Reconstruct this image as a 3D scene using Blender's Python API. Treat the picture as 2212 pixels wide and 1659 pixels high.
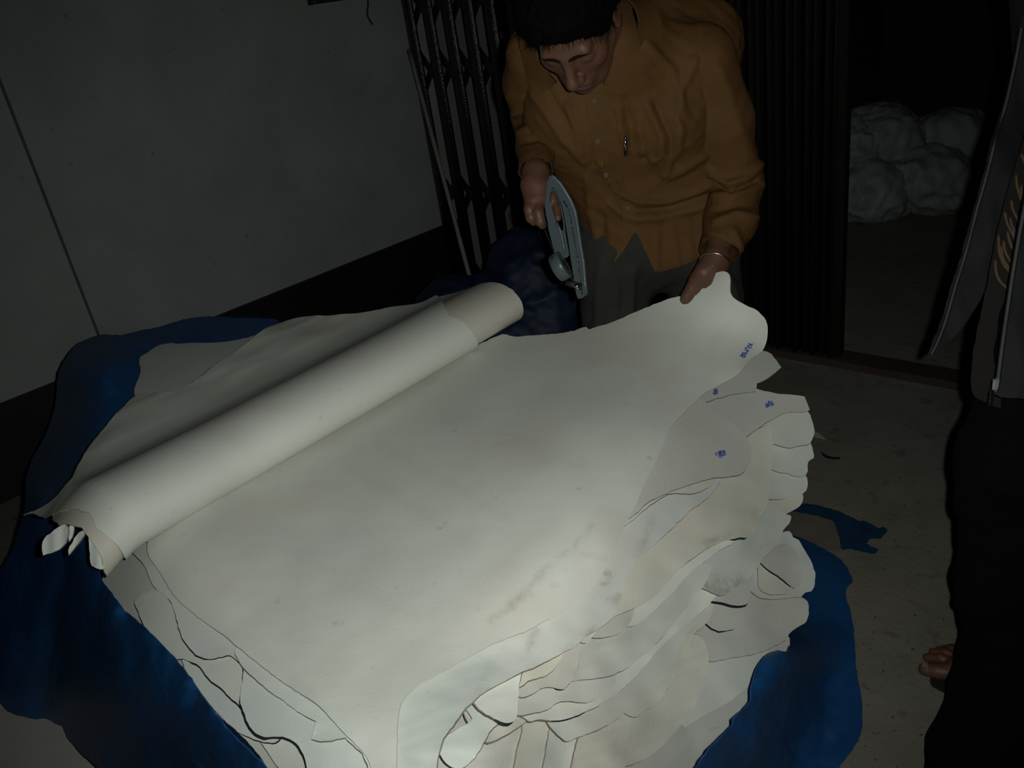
import bpy, math, random
import numpy as np
from mathutils import Vector, Matrix, geometry
from mathutils.bvhtree import BVHTree
random.seed(5); RNG = np.random.RandomState(11)
for o in list(bpy.data.objects): bpy.data.objects.remove(o)
SC = bpy.context.scene; COL = SC.collection
PI = math.pi

# ------------------------------------------------------------------ camera
FPX = 1800.0; CAMH = 1.45; PITCH = math.radians(25.4); ROLL = math.radians(9.1)
FWD = np.array([0, math.cos(PITCH), -math.sin(PITCH)])
_d0 = np.array([0, -math.sin(PITCH), -math.cos(PITCH)])
RGT = math.cos(ROLL) * np.array([1., 0, 0]) + math.sin(ROLL) * _d0
DWN = -math.sin(ROLL) * np.array([1., 0, 0]) + math.cos(ROLL) * _d0
EYE = np.array([0, 0, CAMH])
cd = bpy.data.cameras.new('camera'); cam = bpy.data.objects.new('camera', cd); COL.objects.link(cam)
cd.sensor_width = 36; cd.lens = 36 * FPX / 2212; cd.clip_start = 0.02
cam.matrix_world = Matrix(((RGT[0], -DWN[0], -FWD[0], EYE[0]), (RGT[1], -DWN[1], -FWD[1], EYE[1]),
                           (RGT[2], -DWN[2], -FWD[2], EYE[2]), (0, 0, 0, 1)))
SC.camera = cam
# ------------------------------------------------------------------ light: the flash of the camera, just right of the lens
SC.view_settings.view_transform = 'Standard'; SC.view_settings.look = 'None'
SC.view_settings.exposure = 0.0; SC.view_settings.gamma = 1.0
SC.view_settings.use_curve_mapping = False
w = bpy.data.worlds.new('night'); SC.world = w; w.use_nodes = True
w.node_tree.nodes['Background'].inputs[0].default_value = (0.5, 0.55, 0.6, 1)
w.node_tree.nodes['Background'].inputs[1].default_value = 0.0015
ld = bpy.data.lights.new('camera_flash', 'SPOT'); ld.energy = 45; ld.color = (0.96, 1.0, 0.955)
ld.shadow_soft_size = 0.008; ld.spot_size = math.radians(98); ld.spot_blend = 0.9
lo = bpy.data.objects.new('camera_flash', ld); COL.objects.link(lo)
_lp = EYE + RGT * 0.042 - DWN * 0.018
_lt = EYE + 1.5 * (FWD + 0.02 * RGT - 0.03 * DWN)
lo.location = Vector(_lp)
lo.rotation_euler = Vector(_lt - _lp).to_track_quat('-Z', 'Y').to_euler()

# ------------------------------------------------------------------ picking points: a pixel of the photograph to a point at a real distance
def ray(px, py):
    px = np.asarray(px, float); py = np.asarray(py, float)
    return FWD + ((px - 1106) / FPX)[..., None] * RGT + ((py - 829.5) / FPX)[..., None] * DWN
def atT(px, py, t): return EYE + np.asarray(t, float)[..., None] * ray(px, py)
def atZ(px, py, z):
    r = ray(px, py); return EYE + ((np.asarray(z, float) - CAMH) / r[..., 2])[..., None] * r
def tZ(px, py, z): return (z - CAMH) / ray(px, py)[..., 2]
def onP(px, py, P, n):
    r = ray(px, py); return EYE + (np.dot(np.asarray(P) - EYE, n) / (r @ n))[..., None] * r
def proj(P):
    q = np.asarray(P) - EYE; t = q @ FWD
    return 1106 + FPX * (q @ RGT) / t, 829.5 + FPX * (q @ DWN) / t, t
class Depth:
    """smooth surface through control points (px, py, distance): thin plate on the inverse distance, so planes stay planes"""
    def __init__(s, ctl):
        A = np.array(ctl, float); s.p = A[:, :2] / 1000.; v = 1 / A[:, 2]; n = len(A)
        K = s.k(s.p, s.p) + np.eye(n) * 2e-5; Pm = np.c_[np.ones(n), s.p]
        M = np.r_[np.c_[K, Pm], np.c_[Pm.T, np.zeros((3, 3))]]
        s.w = np.linalg.solve(M, np.r_[v, 0, 0, 0])
    def k(s, a, b):
        r2 = ((a[:, None] - b[None]) ** 2).sum(-1); return 0.5 * r2 * np.log(r2 + 1e-12)
    def __call__(s, px, py):
        q = np.c_[np.ravel(px), np.ravel(py)] / 1000.
        return 1 / np.clip(s.k(q, s.p) @ s.w[:-3] + np.c_[np.ones(len(q)), q] @ s.w[-3:], .05, 20)
class Wave:
    """smooth random relief as a sum of sines"""
    def __init__(s, lam, seed, n=14, aniso=(1, 1), spread=.5):
        r = np.random.RandomState(seed); a = r.rand(n) * 2 * PI; k = 2 * PI / lam * np.exp(r.randn(n) * spread)
        s.k = np.c_[np.cos(a) * k * aniso[0], np.sin(a) * k * aniso[1]]; s.f = r.rand(n) * 6.283; s.n = n
    def __call__(s, x, y):
        return np.sin(np.outer(np.ravel(x), s.k[:, 0]) + np.outer(np.ravel(y), s.k[:, 1]) + s.f).sum(1) / math.sqrt(s.n)
class Wave3:
    def __init__(s, lam, seed, n=18, spread=.5, sc=(1, 1, 1)):
        r = np.random.RandomState(seed); d = r.randn(n, 3); d /= np.linalg.norm(d, axis=1)[:, None]
        s.k = d * (2 * PI / lam * np.exp(r.randn(n) * spread))[:, None] * np.array(sc); s.f = r.rand(n) * 6.283; s.n = n
    def __call__(s, P): return np.sin(P @ s.k.T + s.f).sum(1) / math.sqrt(s.n)

# ------------------------------------------------------------------ materials
def mat(name, col, rough=.6, noise=0.0, nscale=8, bump=0.0, bscale=60, metal=0.0, spec=.5, col2=None, streak=None, sheen=0, extra=None, stain=False):
    m = bpy.data.materials.new(name); m.use_nodes = True; nt = m.node_tree; b = nt.nodes['Principled BSDF']
    b.inputs['Roughness'].default_value = rough; b.inputs['Metallic'].default_value = metal
    b.inputs['Specular IOR Level'].default_value = spec
    if sheen: b.inputs['Sheen Weight'].default_value = sheen
    tc = nt.nodes.new('ShaderNodeTexCoord'); src = tc.outputs['Object']
    if streak:
        mp = nt.nodes.new('ShaderNodeMapping'); mp.inputs['Scale'].default_value = streak[0]; mp.inputs['Rotation'].default_value = streak[1]
        nt.links.new(src, mp.inputs['Vector']); src = mp.outputs['Vector']
    c = (*col, 1); c2 = (*(col2 or tuple(x * (1 - noise) for x in col)), 1)
    if noise or col2:
        n = nt.nodes.new('ShaderNodeTexNoise'); n.inputs['Scale'].default_value = nscale; n.inputs['Detail'].default_value = 7
        n.inputs['Roughness'].default_value = .62
        nt.links.new(src, n.inputs['Vector'])
        r = nt.nodes.new('ShaderNodeValToRGB'); r.color_ramp.elements[0].position = .3; r.color_ramp.elements[1].position = .7
        r.color_ramp.elements[0].color = c2; r.color_ramp.elements[1].color = c
        nt.links.new(n.outputs['Fac'], r.inputs['Fac']); out = r.outputs['Color']
        if extra:
            for (sc, lo_, hi_, cc, fac) in extra:
                n2 = nt.nodes.new('ShaderNodeTexNoise'); n2.inputs['Scale'].default_value = sc; n2.inputs['Detail'].default_value = 5
                nt.links.new(tc.outputs['Object'], n2.inputs['Vector'])
                mr = nt.nodes.new('ShaderNodeMapRange'); mr.inputs[1].default_value = lo_; mr.inputs[2].default_value = hi_
                mr.inputs[4].default_value = fac
                nt.links.new(n2.outputs['Fac'], mr.inputs[0])
                mx = nt.nodes.new('ShaderNodeMix'); mx.data_type = 'RGBA'; mx.inputs[7].default_value = (*cc, 1)
                nt.links.new(mr.outputs[0], mx.inputs[0]); nt.links.new(out, mx.inputs[6]); out = mx.outputs[2]
        if stain:
            at = nt.nodes.new('ShaderNodeAttribute'); at.attribute_name = 'stain'; n5 = nt.nodes.new('ShaderNodeTexNoise'); n5.inputs['Scale'].default_value = 90; nt.links.new(tc.outputs['Object'], n5.inputs['Vector'])
            mm = nt.nodes.new('ShaderNodeMath'); mm.operation = 'MULTIPLY'; m6 = nt.nodes.new('ShaderNodeMapRange'); m6.inputs[1].default_value = .3; m6.inputs[2].default_value = .62; m6.inputs[3].default_value = .35; nt.links.new(n5.outputs['Fac'], m6.inputs[0])
            nt.links.new(at.outputs['Fac'], mm.inputs[0]); nt.links.new(m6.outputs[0], mm.inputs[1]); mx = nt.nodes.new('ShaderNodeMix'); mx.data_type = 'RGBA'; mx.inputs[7].default_value = (.30, .255, .20, 1)
            nt.links.new(mm.outputs[0], mx.inputs[0]); nt.links.new(out, mx.inputs[6]); out = mx.outputs[2]
        nt.links.new(out, b.inputs['Base Color'])
    else: b.inputs['Base Color'].default_value = c
    if bump:
        n3 = nt.nodes.new('ShaderNodeTexNoise'); n3.inputs['Scale'].default_value = bscale; n3.inputs['Detail'].default_value = 6
        nt.links.new(src, n3.inputs['Vector'])
        bp = nt.nodes.new('ShaderNodeBump'); bp.inputs['Strength'].default_value = bump; bp.inputs['Distance'].default_value = .004
        nt.links.new(n3.outputs['Fac'], bp.inputs['Height']); nt.links.new(bp.outputs['Normal'], b.inputs['Normal'])
    return m
M = {}
_lx = [(5, .50, .72, (.66, .58, .48), .5), (3.2, .52, .75, (.52, .56, .54), .5), (45, .66, .76, (.55, .50, .42), .5)]
M['hide'] = mat('white_crust_leather', (.715, .735, .66), .62, .07, 4, .10, 260, extra=_lx, spec=.3, stain=True)
M['hide_cool'] = mat('cool_white_leather', (.71, .745, .69), .62, .08, 5, .10, 260, extra=_lx, spec=.3, stain=True)
M['hide_warm'] = mat('warm_white_leather', (.76, .745, .635), .62, .08, 5, .10, 260, extra=_lx, spec=.3, stain=True)
M['hide_grey'] = mat('grey_white_leather', (.66, .66, .595), .66, .10, 6, .12, 240, extra=_lx, spec=.3, stain=True)
M['hide_pale'] = mat('bright_white_leather', (.85, .86, .76), .6, .06, 5, .08, 260, extra=_lx[:2], spec=.3, stain=True)
M['hide_tan'] = mat('tan_white_leather', (.665, .64, .545), .62, .08, 5, .10, 260, extra=_lx, spec=.3, stain=True)
M['rim_dark_shade'] = mat('cut_edge_and_gap_shade', (.012, .014, .024), .8)  # dark leather core on the left; painted gap shade on the right flank
M['rim_brown'] = mat('brown_cut_edge', (.30, .26, .215), .8, .5, 40)
M['rim_pale'] = mat('pale_cut_edge', (.66, .62, .54), .8, .2, 60)
M['ink'] = mat('blue_stamp_ink', (.05, .09, .42), .7)
M['stain'] = mat('brown_stain', (.42, .36, .30), .7, .3, 20)
M['tarp'] = mat('blue_tarpaulin', (.014, .085, .245), .42, .3, 5, .7, 24, extra=[(14, .60, .75, (.05, .13, .22), .5)], spec=.4)
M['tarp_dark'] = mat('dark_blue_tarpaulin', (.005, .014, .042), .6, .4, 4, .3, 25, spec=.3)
M['wall'] = mat('whitewashed_plaster', (.375, .405, .395), .85, .22, 3, .25, 40, extra=[(1.4, .5, .72, (.30, .305, .29), .5), (26, .69, .76, (.12, .12, .11), .6)])
M['wall_pale'] = mat('paler_plaster', (.37, .405, .38), .85, .2, 3, .25, 40, extra=[(26, .69, .76, (.12, .12, .11), .6)])
M['skirt'] = mat('black_dado_paint', (.012, .009, .009), .6, .4, 8, .2, 40)
M['floor'] = mat('dusty_concrete', (.235, .22, .18), .85, .28, 5, .45, 55, extra=[(18, .58, .70, (.09, .08, .065), .6), (70, .66, .74, (.03, .025, .02), .8), (2, .5, .8, (.19, .165, .135), .6)])
M['dark'] = mat('dark_wall', (.03, .028, .025), .9, .3, 3)  # even near-black tone for the far, store room and right walls
M['passage'] = mat('grey_passage_wall', (.30, .29, .28), .9, .2, 4, .2, 40)
M['iron'] = mat('black_gloss_paint', (.010, .010, .010), .28, .3, 30, .9, 130, spec=.9)
M['iron_rust'] = mat('rusty_black_iron', (.014, .009, .0075), .7, .5, 25, .6, 90, spec=.25)
M['sill'] = mat('reddish_floor_sill', (.065, .038, .028), .8, .35, 12, .3, 60)
M['stick'] = mat('pale_bamboo', (.30, .28, .25), .7, .3, 25, .3, 60)
M['sack'] = mat('woven_plastic_sack', (.33, .37, .35), .6, .35, 7, .5, 60)
M['shirt'] = mat('mustard_cotton', (.122, .058, .0175), .78, .16, 30, .12, 420, spec=.25)
M['shirt_in'] = mat('brown_inner_cotton', (.075, .034, .011), .8)
M['seam'] = mat('dark_seam_thread', (.06, .028, .010), .8)
M['button'] = mat('brown_pearl_button', (.13, .08, .05), .6, .2, 200, spec=.15)
M['skin'] = mat('brown_skin', (.135, .062, .038), .5, .22, 40, .22, 190, spec=.45)
M['lip'] = mat('dark_lip', (.12, .052, .042), .45)
M['hair'] = mat('black_hair', (.0025, .0023, .0022), .85, .4, 90, .6, 150, spec=.06, streak=((1, 1, .25), (0, 0, 0)))
M['brow'] = mat('dark_brow_hair', (.014, .008, .006), .85, .5, 200, .5, 300, spec=.1)
M['trouser'] = mat('grey_brown_trouser', (.028, .026, .022), .85, .2, 20, .3, 350)
M['brass'] = mat('worn_bracelet_metal', (.55, .45, .3), .3, metal=1)
M['enamel'] = mat('grey_blue_enamel', (.085, .108, .118), .35, .12, 60, .15, 150, spec=.5)
M['chrome'] = mat('chrome', (.6, .6, .58), .15, metal=1)
M['glass_dark'] = mat('brown_dial_glass', (.055, .045, .036), .12, .3, 60, spec=.8)
M['black'] = mat('black_rubber', (.012, .012, .012), .6)
M['jacket'] = mat('charcoal_jacket_cloth', (.0085, .0095, .0098), .85, .3, 40, .3, 300)
M['jacket_in'] = mat('black_jacket_lining', (.004, .004, .0045), .8, .3, 30)
M['zip'] = mat('zip_metal', (.30, .32, .31), .5, metal=.3)
M['sweater'] = mat('dark_knit', (.008, .0055, .005), .9, .4, 60, .5, 250)
M['cord'] = mat('tan_cord_stripe', (.11, .065, .035), .7, .3, 80)
M['cord_blue'] = mat('blue_cord_stripe', (.03, .09, .16), .7)
M['trouser_black'] = mat('black_trouser', (.0022, .0019, .0019), .9, .3, 20, .3, 300, spec=.12)
M['nail'] = mat('toe_nail', (.24, .15, .115), .35)
M['card'] = mat('brown_cardboard', (.17, .145, .115), .85, .2, 14, .2, 60)
M['scrap'] = mat('white_scrap', (.5, .49, .44), .8)
M['blue_scrap'] = mat('blue_torn_tarp', (.012, .055, .12), .5, .35, 20, .3, 60)
M['board'] = mat('dark_board', (.02, .018, .016), .7)

# ------------------------------------------------------------------ objects
def mesh_obj(name, V, Fc, m, parent=None, smooth=True, idx=None):
    me = bpy.data.meshes.new(name); me.from_pydata([tuple(map(float, v)) for v in V], [], [tuple(map(int, f)) for f in Fc])
    for mm in (m if isinstance(m, (list, tuple)) else [m]): me.materials.append(M[mm] if isinstance(mm, str) else mm)
    if idx is not None: me.polygons.foreach_set('material_index', np.asarray(idx, np.int32))
    if smooth is True: me.polygons.foreach_set('use_smooth', np.ones(len(me.polygons), bool))
    elif smooth is not False: me.polygons.foreach_set('use_smooth', np.asarray(smooth, bool))
    me.update()
    o = bpy.data.objects.new(name, me); COL.objects.link(o)
    if parent is not None: o.parent = parent
    return o
def tag(o, label=None, cat=None, group=None, kind=None):
    if label: o['label'] = label
    if cat: o['category'] = cat
    if group: o['group'] = group
    if kind: o['kind'] = kind
    return o
def empty(name, label=None, cat=None, group=None):
    o = bpy.data.objects.new(name, None); o.empty_display_size = .05; COL.objects.link(o); return tag(o, label, cat, group)
def part(name, V, Fc, m, parent, label=None, **k):
    o = mesh_obj(name, V, Fc, m, parent, **k)
    if label: o['label'] = label
    return o
def normals(V, T):
    V = np.asarray(V); T = np.asarray(T); n = np.zeros_like(V)
    fn = np.cross(V[T[:, 1]] - V[T[:, 0]], V[T[:, 2]] - V[T[:, 0]])
    for i in range(3): np.add.at(n, T[:, i], fn)
    return n / (np.linalg.norm(n, axis=1)[:, None] + 1e-12)
def spline(pts, step, closed=True, jit=0.0, seed=0):
    """even Catmull-Rom points through pts; a point given as (x, y, 's') stays a sharp corner"""
    P = np.array([p[:2] for p in pts], float); n = len(P); out = []; src = []
    sharp = [len(p) > 2 and p[2] == 's' for p in pts]
    for i in range(n if closed else n - 1):
        p0, p1, p2, p3 = (P[(i - 1) % n], P[i], P[(i + 1) % n], P[(i + 2) % n]) if closed else (P[max(i - 1, 0)], P[i], P[i + 1], P[min(i + 2, n - 1)])
        if sharp[i]: p0 = p1
        if sharp[(i + 1) % n]: p3 = p2
        L = np.linalg.norm(p2 - p1); k = max(1, int(round(L / step)))
        d01 = max(np.linalg.norm(p1 - p0), 1e-6); d23 = max(np.linalg.norm(p3 - p2), 1e-6)
        m1 = (p2 - p0) / (d01 + L) * L if d01 > 1e-5 else (p2 - p1)
        m2 = (p3 - p1) / (d23 + L) * L if d23 > 1e-5 else (p2 - p1)
        for j in range(k):
            t = j / k
            out.append((2*t**3-3*t*t+1)*p1 + (t**3-2*t*t+t)*m1 + (-2*t**3+3*t*t)*p2 + (t**3-t*t)*m2); src.append(i)
    if not closed: out.append(P[-1]); src.append(n - 1)
    out = np.array(out)
    if jit:
        out = out + np.random.RandomState(seed).randn(*out.shape) * jit
    return out, np.array(src)
def inside(P, q):
    x, y = q[:, 0], q[:, 1]; c = np.zeros(len(q), bool); j = len(P) - 1
    for i in range(len(P)):
        xi, yi = P[i]; xj, yj = P[j]
        c ^= ((yi > y) != (yj > y)) & (x < (xj - xi) * (y - yi) / (yj - yi + 1e-12) + xi); j = i
    return c
def fill(out, step):
    """triangles inside a closed outline, with an even inner grid"""
    lo_, hi_ = out.min(0), out.max(0)
    gx, gy = np.meshgrid(np.arange(lo_[0], hi_[0], step), np.arange(lo_[1], hi_[1], step * .87))
    gx = gx + (np.arange(gx.shape[0]) % 2)[:, None] * step / 2
    g = np.c_[gx.ravel(), gy.ravel()]; g = g[inside(out, g)]
    if len(g):
        d = np.sqrt(((g[:, None] - out[None]) ** 2).sum(-1)).min(1); g = g[d > step * .45]
    n = len(out); vs = [Vector(p) for p in np.r_[out, g]]
    r = geometry.delaunay_2d_cdt(vs, [(i, (i + 1) % n) for i in range(n)], [], 1, 1e-5)
    V = np.array([tuple(v) for v in r[0]]); T = np.array([f for f in r[2] if len(f) == 3])
    a = V[T[:, 1]] - V[T[:, 0]]; b = V[T[:, 2]] - V[T[:, 0]]; s = a[:, 0] * b[:, 1] - a[:, 1] * b[:, 0]
    T[s < 0] = T[s < 0][:, ::-1]
    return V, T
def boundary(T):
    E = {}
    for t in T:
        for a, b in ((t[0], t[1]), (t[1], t[2]), (t[2], t[0])): E[(a, b)] = 1
    return [(a, b) for (a, b) in E if (b, a) not in E]
def shell(name, P, T, th, mats, parent=None, flare=None, rim_idx=None, toward=None):
    """a sheet with real thickness: P/T is its upper face, the cut edge is its own material"""
    P = np.asarray(P, float); T = np.asarray(T); n = normals(P, T)
    ref = (EYE - P) if toward is None else np.broadcast_to(toward, P.shape)
    if (n * ref).sum() < 0: T = T[:, ::-1]; n = -n
    N = len(P); B = boundary(T); low = P - n * th
    out = np.zeros_like(P)
    if flare is not None:
        for a, b in B:
            o = np.cross(P[b] - P[a], n[a]); o /= np.linalg.norm(o) + 1e-12; out[a] += o * .5; out[b] += o * .5
        low = low + out * flare[:, None]
    rs = []; ri = []; V = np.r_[P, low]; base = len(V); ids = {}; ex = []
    def g(i, l):
        if (i, l) not in ids: ids[(i, l)] = base + len(ex); ex.append(low[i] if l else P[i])
        return ids[(i, l)]
    for a, b in B:
        rs.append((g(b, 0), g(a, 0), g(a, 1), g(b, 1)))
        ri.append(1 if rim_idx is None else max(rim_idx[a], rim_idx[b]))
    V = np.r_[V, np.array(ex)]
    Fc = [tuple(t) for t in T] + [tuple(t[::-1] + N) for t in T] + rs
    idx = [0] * (2 * len(T)) + ri
    if not isinstance(mats, (list, tuple)): mats = [mats, mats]
    return mesh_obj(name, V, Fc, mats, parent, smooth=True, idx=idx)
def box(c, s, R=None):
    c = np.array(c, float); s = np.array(s, float) / 2
    V = np.array([(x, y, z) for x in (-1, 1) for y in (-1, 1) for z in (-1, 1)]) * s
    if R is not None: V = V @ np.asarray(R).T
    return V + c, [(0, 1, 3, 2), (4, 6, 7, 5), (0, 4, 5, 1), (2, 3, 7, 6), (0, 2, 6, 4), (1, 5, 7, 3)]
def bevel_box(c, s, b, R=None):
    """box with chamfered long edges"""
    c = np.array(c, float); x, y, z = np.array(s, float) / 2
    ring = [(x - b, -y), (x, -y + b), (x, y - b), (x - b, y), (-x + b, y), (-x, y - b), (-x, -y + b), (-x + b, -y)]
    V = np.array([(p[0], p[1], -z) for p in ring] + [(p[0], p[1], z) for p in ring])
    if R is not None: V = V @ np.asarray(R).T
    Fc = [(i, (i + 1) % 8, 8 + (i + 1) % 8, 8 + i) for i in range(8)] + [tuple(range(7, -1, -1)), tuple(range(8, 16))]
    return V + c, Fc
def tube(P, r, n=10, cap=True):
    P = np.asarray(P, float); m = len(P); r = np.broadcast_to(np.asarray(r, float), (m,))
    V = []; up = None
    for i in range(m):
        t = P[min(i + 1, m - 1)] - P[max(i - 1, 0)]; t /= np.linalg.norm(t) + 1e-12
        if up is None: up = np.cross(t, (0, 0, 1) if abs(t[2]) < .9 else (1, 0, 0))
        up = up - t * (up @ t); up /= np.linalg.norm(up); s = np.cross(t, up)
        for k in range(n):
            a = 2 * PI * k / n; V.append(P[i] + r[i] * (math.cos(a) * up + math.sin(a) * s))
    Fc = [(i * n + k, i * n + (k + 1) % n, (i + 1) * n + (k + 1) % n, (i + 1) * n + k) for i in range(m - 1) for k in range(n)]
    if cap: Fc += [tuple(range(n - 1, -1, -1)), tuple(range((m - 1) * n, m * n))]
    return np.array(V), Fc
def join(parts):
    V = []; Fc = []; b = 0
    for v, f in parts:
        V.append(np.asarray(v)); Fc += [tuple(i + b for i in q) for q in f]; b += len(v)
    return np.concatenate(V), Fc
def slab(poly, th, to3d, nrm, holes=()):
    """prism of a 2D outline: to3d maps 2D points to space, nrm is the thickness direction"""
    n = len(poly); outl = [tuple(p) for p in poly]; E = [(i, (i + 1) % n) for i in range(n)]
    for h in holes:
        b = len(outl); outl += [tuple(p) for p in h]; E += [(b + i, b + (i + 1) % len(h)) for i in range(len(h))]
    r = geometry.delaunay_2d_cdt([Vector(p) for p in outl], E, [], 2 if holes else 1, 1e-6)
    V2 = np.array([tuple(v) for v in r[0]]); T = [f for f in r[2]]
    if holes:
        cen = np.array([V2[list(f)].mean(0) for f in T]); k = inside(np.array(poly), cen)
        for h in holes: k &= ~inside(np.array(h), cen)
        T = [f for f, q in zip(T, k) if q]
    T = np.array(T); P = to3d(V2); nn = normals(P, T)
    if (nn @ nrm).sum() < 0: T = T[:, ::-1]
    N = len(P); low = P - np.asarray(nrm) * th; B = boundary(T)
    V = np.r_[P, low, P, low]
    return V, [tuple(t) for t in T] + [tuple(t[::-1] + N) for t in T] + [(b + 2*N, a + 2*N, a + 3*N, b + 3*N) for a, b in B]

# ================================================================== ROOM
S2 = lambda o: tag(o, kind='structure')
DW = np.array([.723, .691, 0]); NW = np.array([.691, -.723, 0]); DG = NW; K0 = np.array([-.272, 4.361, 0])   # left wall direction, its normal (= the gate's direction), the corner
Z = np.array([0, 0, 1.])
def rg(s, d, z): return K0 + DG * s + DW * d + Z * z         # along the gate, behind it, up
RG = np.array([DG, DW, Z]).T
fl = S2(mesh_obj('floor', *box((0.6, 3.2, -.03), (11, 12, .06)), 'floor', smooth=False))
# left wall: main panel, the paler panel standing proud beyond the joint, black dado
V, F_ = box(rg(-.06, -.78, 1.7), (.12, 2.0, 3.4), RG); S2(mesh_obj('wall_left', V, F_, 'wall', smooth=False))
V, F_ = box(rg(-.052, -3.40, 1.7), (.124, 3.212, 3.4), RG); S2(mesh_obj('wall_left_near', V, F_, 'wall_pale', smooth=False))
V, F_ = box(rg(-.02, -.78, .177), (.08, 1.998, .352), RG); S2(mesh_obj('baseboard_left', V, F_, 'skirt', smooth=False))
V, F_ = box(rg(-.012, -3.40, .177), (.084, 3.21, .352), RG); S2(mesh_obj('baseboard_left_near', V, F_, 'skirt', smooth=False))
# the passage beyond the folding gate, the store room beyond the doorway
V, F_ = box(rg(.45, 1.06, 1.6), (1.5, .1, 3.2), RG); S2(mesh_obj('wall_back', V, F_, 'passage', smooth=False))
V, F_ = box(rg(-.06, .62, 1.6), (.1, .78, 3.2), RG); S2(mesh_obj('wall_passage', V, F_, 'passage', smooth=False))
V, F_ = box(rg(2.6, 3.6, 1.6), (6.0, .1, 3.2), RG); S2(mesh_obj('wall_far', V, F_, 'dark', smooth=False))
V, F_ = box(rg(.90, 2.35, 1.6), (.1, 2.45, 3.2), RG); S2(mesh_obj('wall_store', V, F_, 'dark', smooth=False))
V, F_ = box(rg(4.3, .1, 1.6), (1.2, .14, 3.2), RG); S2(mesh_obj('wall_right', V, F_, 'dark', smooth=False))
V, F_ = box(rg(1.9, .0, .014), (4.0, .10, .03), RG); S2(mesh_obj('trim_1', V, F_, 'sill', smooth=False))
V, F_ = box(rg(2.25, 1.9, 1.62), (.10, .10, 3.2), RG); S2(mesh_obj('trim_2', V, F_, 'iron_rust', smooth=False))
# board fixed high on the wall and the cable hanging from it
t = empty('wall_board', 'dark board fixed high on the white wall, cut off by the top of the frame', 'board')
V, F_ = bevel_box(rg(.03, -.30, 1.64), (.06, .36, .3), .008, RG); part('board', V, F_, 'board', t, smooth=False)
for a in (-.45, -.15): V, F_ = bevel_box(rg(.045, a, 1.53), (.09, .02, .02), .004, RG); part('bracket', V, F_, 'iron_rust', t, smooth=False)
p = [rg(.02, -.17 + .01 * math.sin(i * .9), 1.50 - i * .016) for i in range(9)]
V, F_ = tube(p, .004, 6); tag(mesh_obj('hanging_wire', V, F_, 'black'), 'short dark wire hanging down the white wall beside the folding gate', 'wire')

# ------------------------------------------------------------------ folding gate
gate = empty('folding_gate', 'black folding metal gate with lattice bars behind the man', 'gate')
gate.location = Vector(rg(1.1, 0, 0))
gl = np.array(gate.location)
def gbar(s, w_, d=0.0, dep=.022, m='iron'):
    n = 7; ring = [(math.cos(PI * k / (n - 1)) * w_ / 2, -math.sin(PI * k / (n - 1)) * dep) for k in range(n)]   # half-round channel towards the room
    V = np.array([rg(s + a, d + b, zz) for zz in (.03, 2.45) for a, b in ring]) - gl
    return V, [(k, k + 1, n + k + 1, n + k) for k in range(n - 1)] + [(n - 1, 0, n, 2 * n - 1), tuple(range(n - 1, -1, -1)), tuple(range(n, 2 * n))]
def gflat(s0, z0, s1, z1, d):
    a = rg(s0, d, z0) - gl; b = rg(s1, d, z1) - gl; u = (b - a) / np.linalg.norm(b - a); q = np.cross(u, DW); h = .016
    V = np.array([a + q * h, a - q * h, b - q * h, b + q * h]); V = np.r_[V, V + DW * .005]
    return V, [(0, 1, 2, 3), (7, 6, 5, 4), (0, 4, 5, 1), (1, 5, 6, 2), (2, 6, 7, 3), (3, 7, 4, 0)]
bars = [.105 + .131 * k for k in range(10)] + [1.30 + .034 * k for k in range(26)]
for i, s in enumerate(bars):
    V, F_ = gbar(s, .070 if i < 10 else .026, dep=.02 if i < 10 else .03 + .012 * (i % 2), m='iron'); part('vertical_bar', V, F_, 'iron' if i < 10 else 'iron_rust', gate)
for zc in (.10, .555, 1.14, 1.43, 1.98):
    for k in range(9):
        a, b = bars[k], bars[k + 1]
        V, F_ = gflat(a, zc + .085, b, zc - .085, .008); part('lattice_flat', V, F_, 'iron', gate, smooth=False)
        V, F_ = gflat(a, zc - .085, b, zc + .085, .016); part('lattice_flat', V, F_, 'iron', gate, smooth=False)
V, F_ = bevel_box(rg(1.1, .01, 2.47) - gl, (2.2, .06, .05), .006, RG @ np.array([[0, 0, 1], [0, 1, 0], [1, 0, 0]]).T if 0 else RG); part('top_track', V, F_, 'iron_rust', gate, smooth=False)
V, F_ = bevel_box(rg(2.17, -.01, 1.24) - gl, (.035, .05, 2.4), .006, RG); part('end_post', V, F_, 'iron_rust', gate, smooth=False)
# pale stick leaning in front of the gate
a, b = onP(884, 108, rg(0, -.10, 0), DW), onP(996, 528, rg(0, -.42, 0), DW)
d = (b - a); b2 = a + d * ((a[2] - .011) / (a[2] - b[2]))
P = [a + (b2 - a) * k / 12 for k in range(13)]
stick = tag(mesh_obj('leaning_stick', *tube(P, [.0095 + .0012 * (k % 4 == 0) for k in range(13)], 8), 'stick'), 'thin pale stick leaning in the corner before the folding gate', 'stick')

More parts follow.
